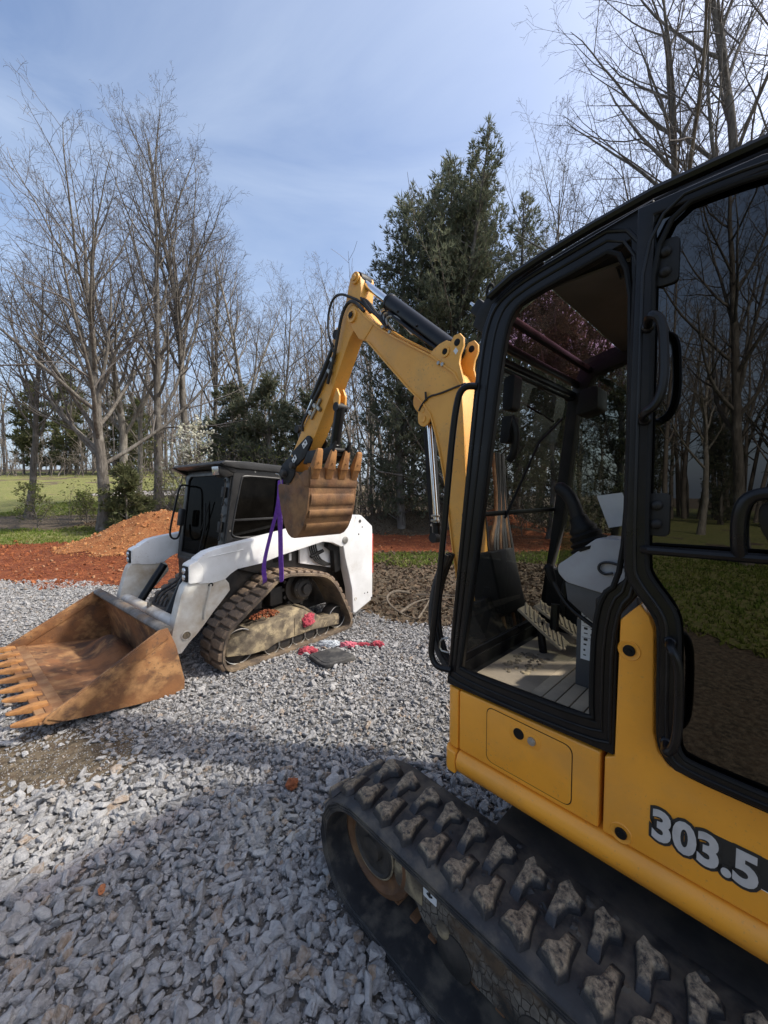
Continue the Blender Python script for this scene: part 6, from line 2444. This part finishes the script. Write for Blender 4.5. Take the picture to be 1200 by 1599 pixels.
M_stone = stone_mat("crushed_limestone", (.182, .178, .176), (.265, .259, .256), (.40, .39, .378), (.30, .225, .16))
M_clodm = stone_mat("clay_clod_mix", (.14, .035, .013), (.22, .060, .020), (.29, .098, .036), (.42, .24, .13), .90)

def scatter(name, protos, pts, rots, scl, idx, label, cat):
    coll = bpy.data.collections.new(name + "_source")
    for i, me in enumerate(protos):
        o = bpy.data.objects.new("%s_shape_%02d" % (name, i), me)
        coll.objects.link(o)
    me = bpy.data.meshes.new(name)
    n = len(pts)
    me.vertices.add(n)
    me.vertices.foreach_set("co", np.asarray(pts, np.float32).ravel())
    for nm, typ, arr in (("rot", 'FLOAT_VECTOR', rots), ("scl", 'FLOAT_VECTOR', scl)):
        a = me.attributes.new(nm, typ, 'POINT')
        a.data.foreach_set("vector", np.asarray(arr, np.float32).ravel())
    a = me.attributes.new("idx", 'INT', 'POINT')
    a.data.foreach_set("value", np.asarray(idx, np.int32))
    me.materials.append(protos[0].materials[0])
    o = obj_from(name, me)
    ng = bpy.data.node_groups.new(name + "_nodes", 'GeometryNodeTree')
    ng.interface.new_socket("Geometry", in_out='INPUT', socket_type='NodeSocketGeometry')
    ng.interface.new_socket("Geometry", in_out='OUTPUT', socket_type='NodeSocketGeometry')
    N_ = ng.nodes
    gi, go = N_.new("NodeGroupInput"), N_.new("NodeGroupOutput")
    ci_ = N_.new("GeometryNodeCollectionInfo")
    ci_.inputs['Collection'].default_value = coll
    ci_.inputs['Separate Children'].default_value = True
    ci_.inputs['Reset Children'].default_value = True
    ip = N_.new("GeometryNodeInstanceOnPoints")
    ip.inputs['Pick Instance'].default_value = True
    def attr(nm, typ):
        a_ = N_.new("GeometryNodeInputNamedAttribute")
        a_.data_type = typ
        a_.inputs['Name'].default_value = nm
        return [s for s in a_.outputs if s.enabled and s.name == 'Attribute'][0]
    ng.links.new(gi.outputs[0], ip.inputs['Points'])
    ng.links.new(ci_.outputs[0], ip.inputs['Instance'])
    ng.links.new(attr("idx", 'INT'), ip.inputs['Instance Index'])
    ng.links.new(attr("rot", 'FLOAT_VECTOR'), ip.inputs['Rotation'])
    ng.links.new(attr("scl", 'FLOAT_VECTOR'), ip.inputs['Scale'])
    ng.links.new(ip.outputs[0], go.inputs[0])
    md = o.modifiers.new("scatter", 'NODES')
    md.node_group = ng
    o["kind"] = "stuff"
    o["label"] = label
    o["category"] = cat
    return o

rg = np.random.RandomState(11)
# gravel: dense everywhere the camera can look at it
stones = [stone_mesh("stone_%d" % i, 100 + i, M_stone) for i in range(12)]
def pick_gravel(n, x0, x1, y0, y1):
    x, y = rg.uniform(x0, x1, n), rg.uniform(y0, y1, n)
    w = w_gravel(x, y)
    brown = np.exp(-((x + 2.05) / .55) ** 2 - ((y - 2.35) / .30) ** 2) + .5 * np.exp(-((x + 2.6) / .5) ** 2 - ((y - 2.0) / .25) ** 2)   # bare earthy spot
    ca, sa = math.cos(EXA), math.sin(EXA)
    lx, ly = -sa * x + ca * y, 1.9 - (ca * x + sa * y)                     # excavator frame
    press = (lx < 1.30) & (lx > -1.1) & (np.abs(np.abs(ly) - .805) < .20)
    gx_, gy_ = 2.6 - (math.sin(LDA) * x + math.cos(LDA) * y), 4.3 + (math.cos(LDA) * x - math.sin(LDA) * y)
    press |= (np.abs(gx_) < .82) & (np.abs(np.abs(gy_) - .74) < .22)
    keep = (w > -.12 + .22 * rg.rand(n)) & (rg.rand(n) > brown * 1.15) & ~press
    return x[keep], y[keep]
xa, ya = pick_gravel(80000, -4.2, 3.2, .55, 4.2)
xb, yb = pick_gravel(110000, -9.5, 2.6, 4.2, 8.2)
xc, yc = pick_gravel(2500, -4.2, 4, .2, .55)
xd, yd = pick_gravel(9000, -9, -4.2, 1.5, 4.2)
x, y = np.concatenate([xa, xb, xc, xd]), np.concatenate([ya, yb, yc, yd])
n = len(x)
mean = .043 - .014 * sstep(1.8, 2.9, y + .25 * (fbm(x, y, 1.0, 71) - .5))           # coarser stone near the excavator, finer beyond
s = mean * np.exp(rg.normal(0, .42, n))
s = np.clip(s, .012, .10)
big = rg.rand(n) < .012
s[big] *= 1.5
sc3 = np.column_stack([s * rg.uniform(.85, 1.25, n), s * rg.uniform(.8, 1.1, n), s * rg.uniform(.75, 1.1, n)])
z = gz(x, y) + .012 + s * rg.uniform(.02, .34, n)
pts = np.column_stack([x, y, z])
rots = np.column_stack([rg.normal(0, .34, n), rg.normal(0, .34, n), rg.uniform(0, 6.28, n)])
scatter("gravel", stones, pts, rots, sc3, rg.randint(0, 12, n), "grey crushed stone covering the yard", "gravel")

# small chips filling the gaps near the camera
m = 60000
x, y = rg.uniform(-3.4, 2.2, m), rg.uniform(.7, 4.6, m)
k = w_gravel(x, y) > 0
x, y = x[k], y[k]
n = len(x)
s = rg.uniform(.006, .017, n)
scatter("gravel_chips", stones, np.column_stack([x, y, gz(x, y) + .012 + rg.uniform(0, .010, n)]), rg.uniform(0, 6.28, (n, 3)), np.column_stack([s, s, s]), rg.randint(0, 12, n),
        "fine grey stone chips between the larger stones", "gravel")

# clods on the red clay and on the pile
clods = [stone_mesh("clod_%d" % i, 300 + i, M_clodm, .8, 16) for i in range(8)]
m = 60000
x, y = rg.uniform(-15, 8, m), rg.uniform(6.4, 16.5, m)
w = w_clay(x, y)
pile = np.hypot((x + 6.1) / 2.8, (y - 11.1) / 1.75) < 1.12
dens = np.where(pile, .85, np.where(x < -1, .34, .10)) * (.4 + 1.2 * fbm(x, y, .8, 41))
k = (w > -.25 * rg.rand(m)) & (rg.rand(m) < dens)
x, y, pile = x[k], y[k], pile[k]
n = len(x)
s = np.exp(rg.normal(math.log(.040), .55, n))
s = np.clip(np.where(pile, s * 1.25, s), .012, .20)
pp, rr3, ss3, ii = np.column_stack([x, y, gz(x, y) + .026 + s * .10]), rg.uniform(0, 6.28, (n, 3)), np.column_stack([s, s * .9, s * .75]), rg.randint(0, 8, n)
q = ~pile
scatter("clay_clods", clods, pp[q], rr3[q], ss3[q], ii[q], "loose dark red clay clods on the dug ground", "clods")
M_pilem = stone_mat("pile_clod_mix", (.25, .085, .030), (.34, .14, .048), (.42, .20, .075), (.46, .30, .16), .88)
pclods = [stone_mesh("pile_clod_%d" % i, 340 + i, M_pilem, .8, 16) for i in range(8)]
q = pile
scatter("pile_clods", pclods, pp[q], rr3[q], ss3[q] * .8, ii[q], "loose orange clods covering the dirt pile", "clods")

# grass
def grass(name, m, x0, x1, y0, y1, h, label, wf=w_lawn, dens=None):
    x, y = rg.uniform(x0, x1, m), rg.uniform(y0, y1, m)
    k = wf(x, y) > .0 - .35 * rg.rand(m)
    k &= rg.rand(m) < (.25 + 1.1 * fbm(x, y, .9, 51))
    x, y = x[k], y[k]
    C = np.column_stack([x, y, gz(x, y)])
    v, f = blades(C, np.tile([0, 0, 1.0], (len(C), 1)), 4, (h * .6, h * 1.5), (.006, .012), rg, .38)
    o = obj_from(name, np_mesh(name, v, f, M_grassb))
    o["kind"] = "stuff"
    o["label"] = label
    o["category"] = "grass"
grass("lawn_grass", 22000, -18, -4, 11.6, 22, .085, "bright spring grass on the lawn left of the dirt pile")
grass("yard_grass", 9000, -8.5, -.3, -8, -1.4, .07, "short grass behind the camera, mirrored low in the door glass")
grass("grass_patch", 6500, -2, 5.5, 8.0, 11.2, .08, "rough grass strip between the brown ground and the clay road")

# dead leaves and litter
def litter(name, m, area, dens, label):
    x0, x1, y0, y1 = area
    x, y = rg.uniform(x0, x1, m), rg.uniform(y0, y1, m)
    k = dens(x, y) > rg.rand(m)
    x, y = x[k], y[k]
    C = np.column_stack([x, y, gz(x, y) + rg.uniform(.004, .05, len(x))])
    D = rg.randn(len(C), 3) * [1, 1, .35]
    v, f = blades(C, D, 1, (.05, .12), (.016, .034), rg, .1)
    o = obj_from(name, np_mesh(name, v, f, M_litter))
    o["kind"] = "stuff"
    o["label"] = label
    o["category"] = "leaves"
litter("leaf_litter", 17000, (-1.6, 7, 4.2, 11.0), lambda x, y: (w_gravel(x, y) < .15) * (.5 + .6 * fbm(x, y, .9, 61)), "dead leaves over the brown ground behind the loader")
litter("bank_litter", 30000, (-12, 10, 13.5, 21), lambda x, y: (w_clay(x, y) < .0) * (.35 + .7 * fbm(x, y, .6, 63)), "dead leaves on the bank under the trees")
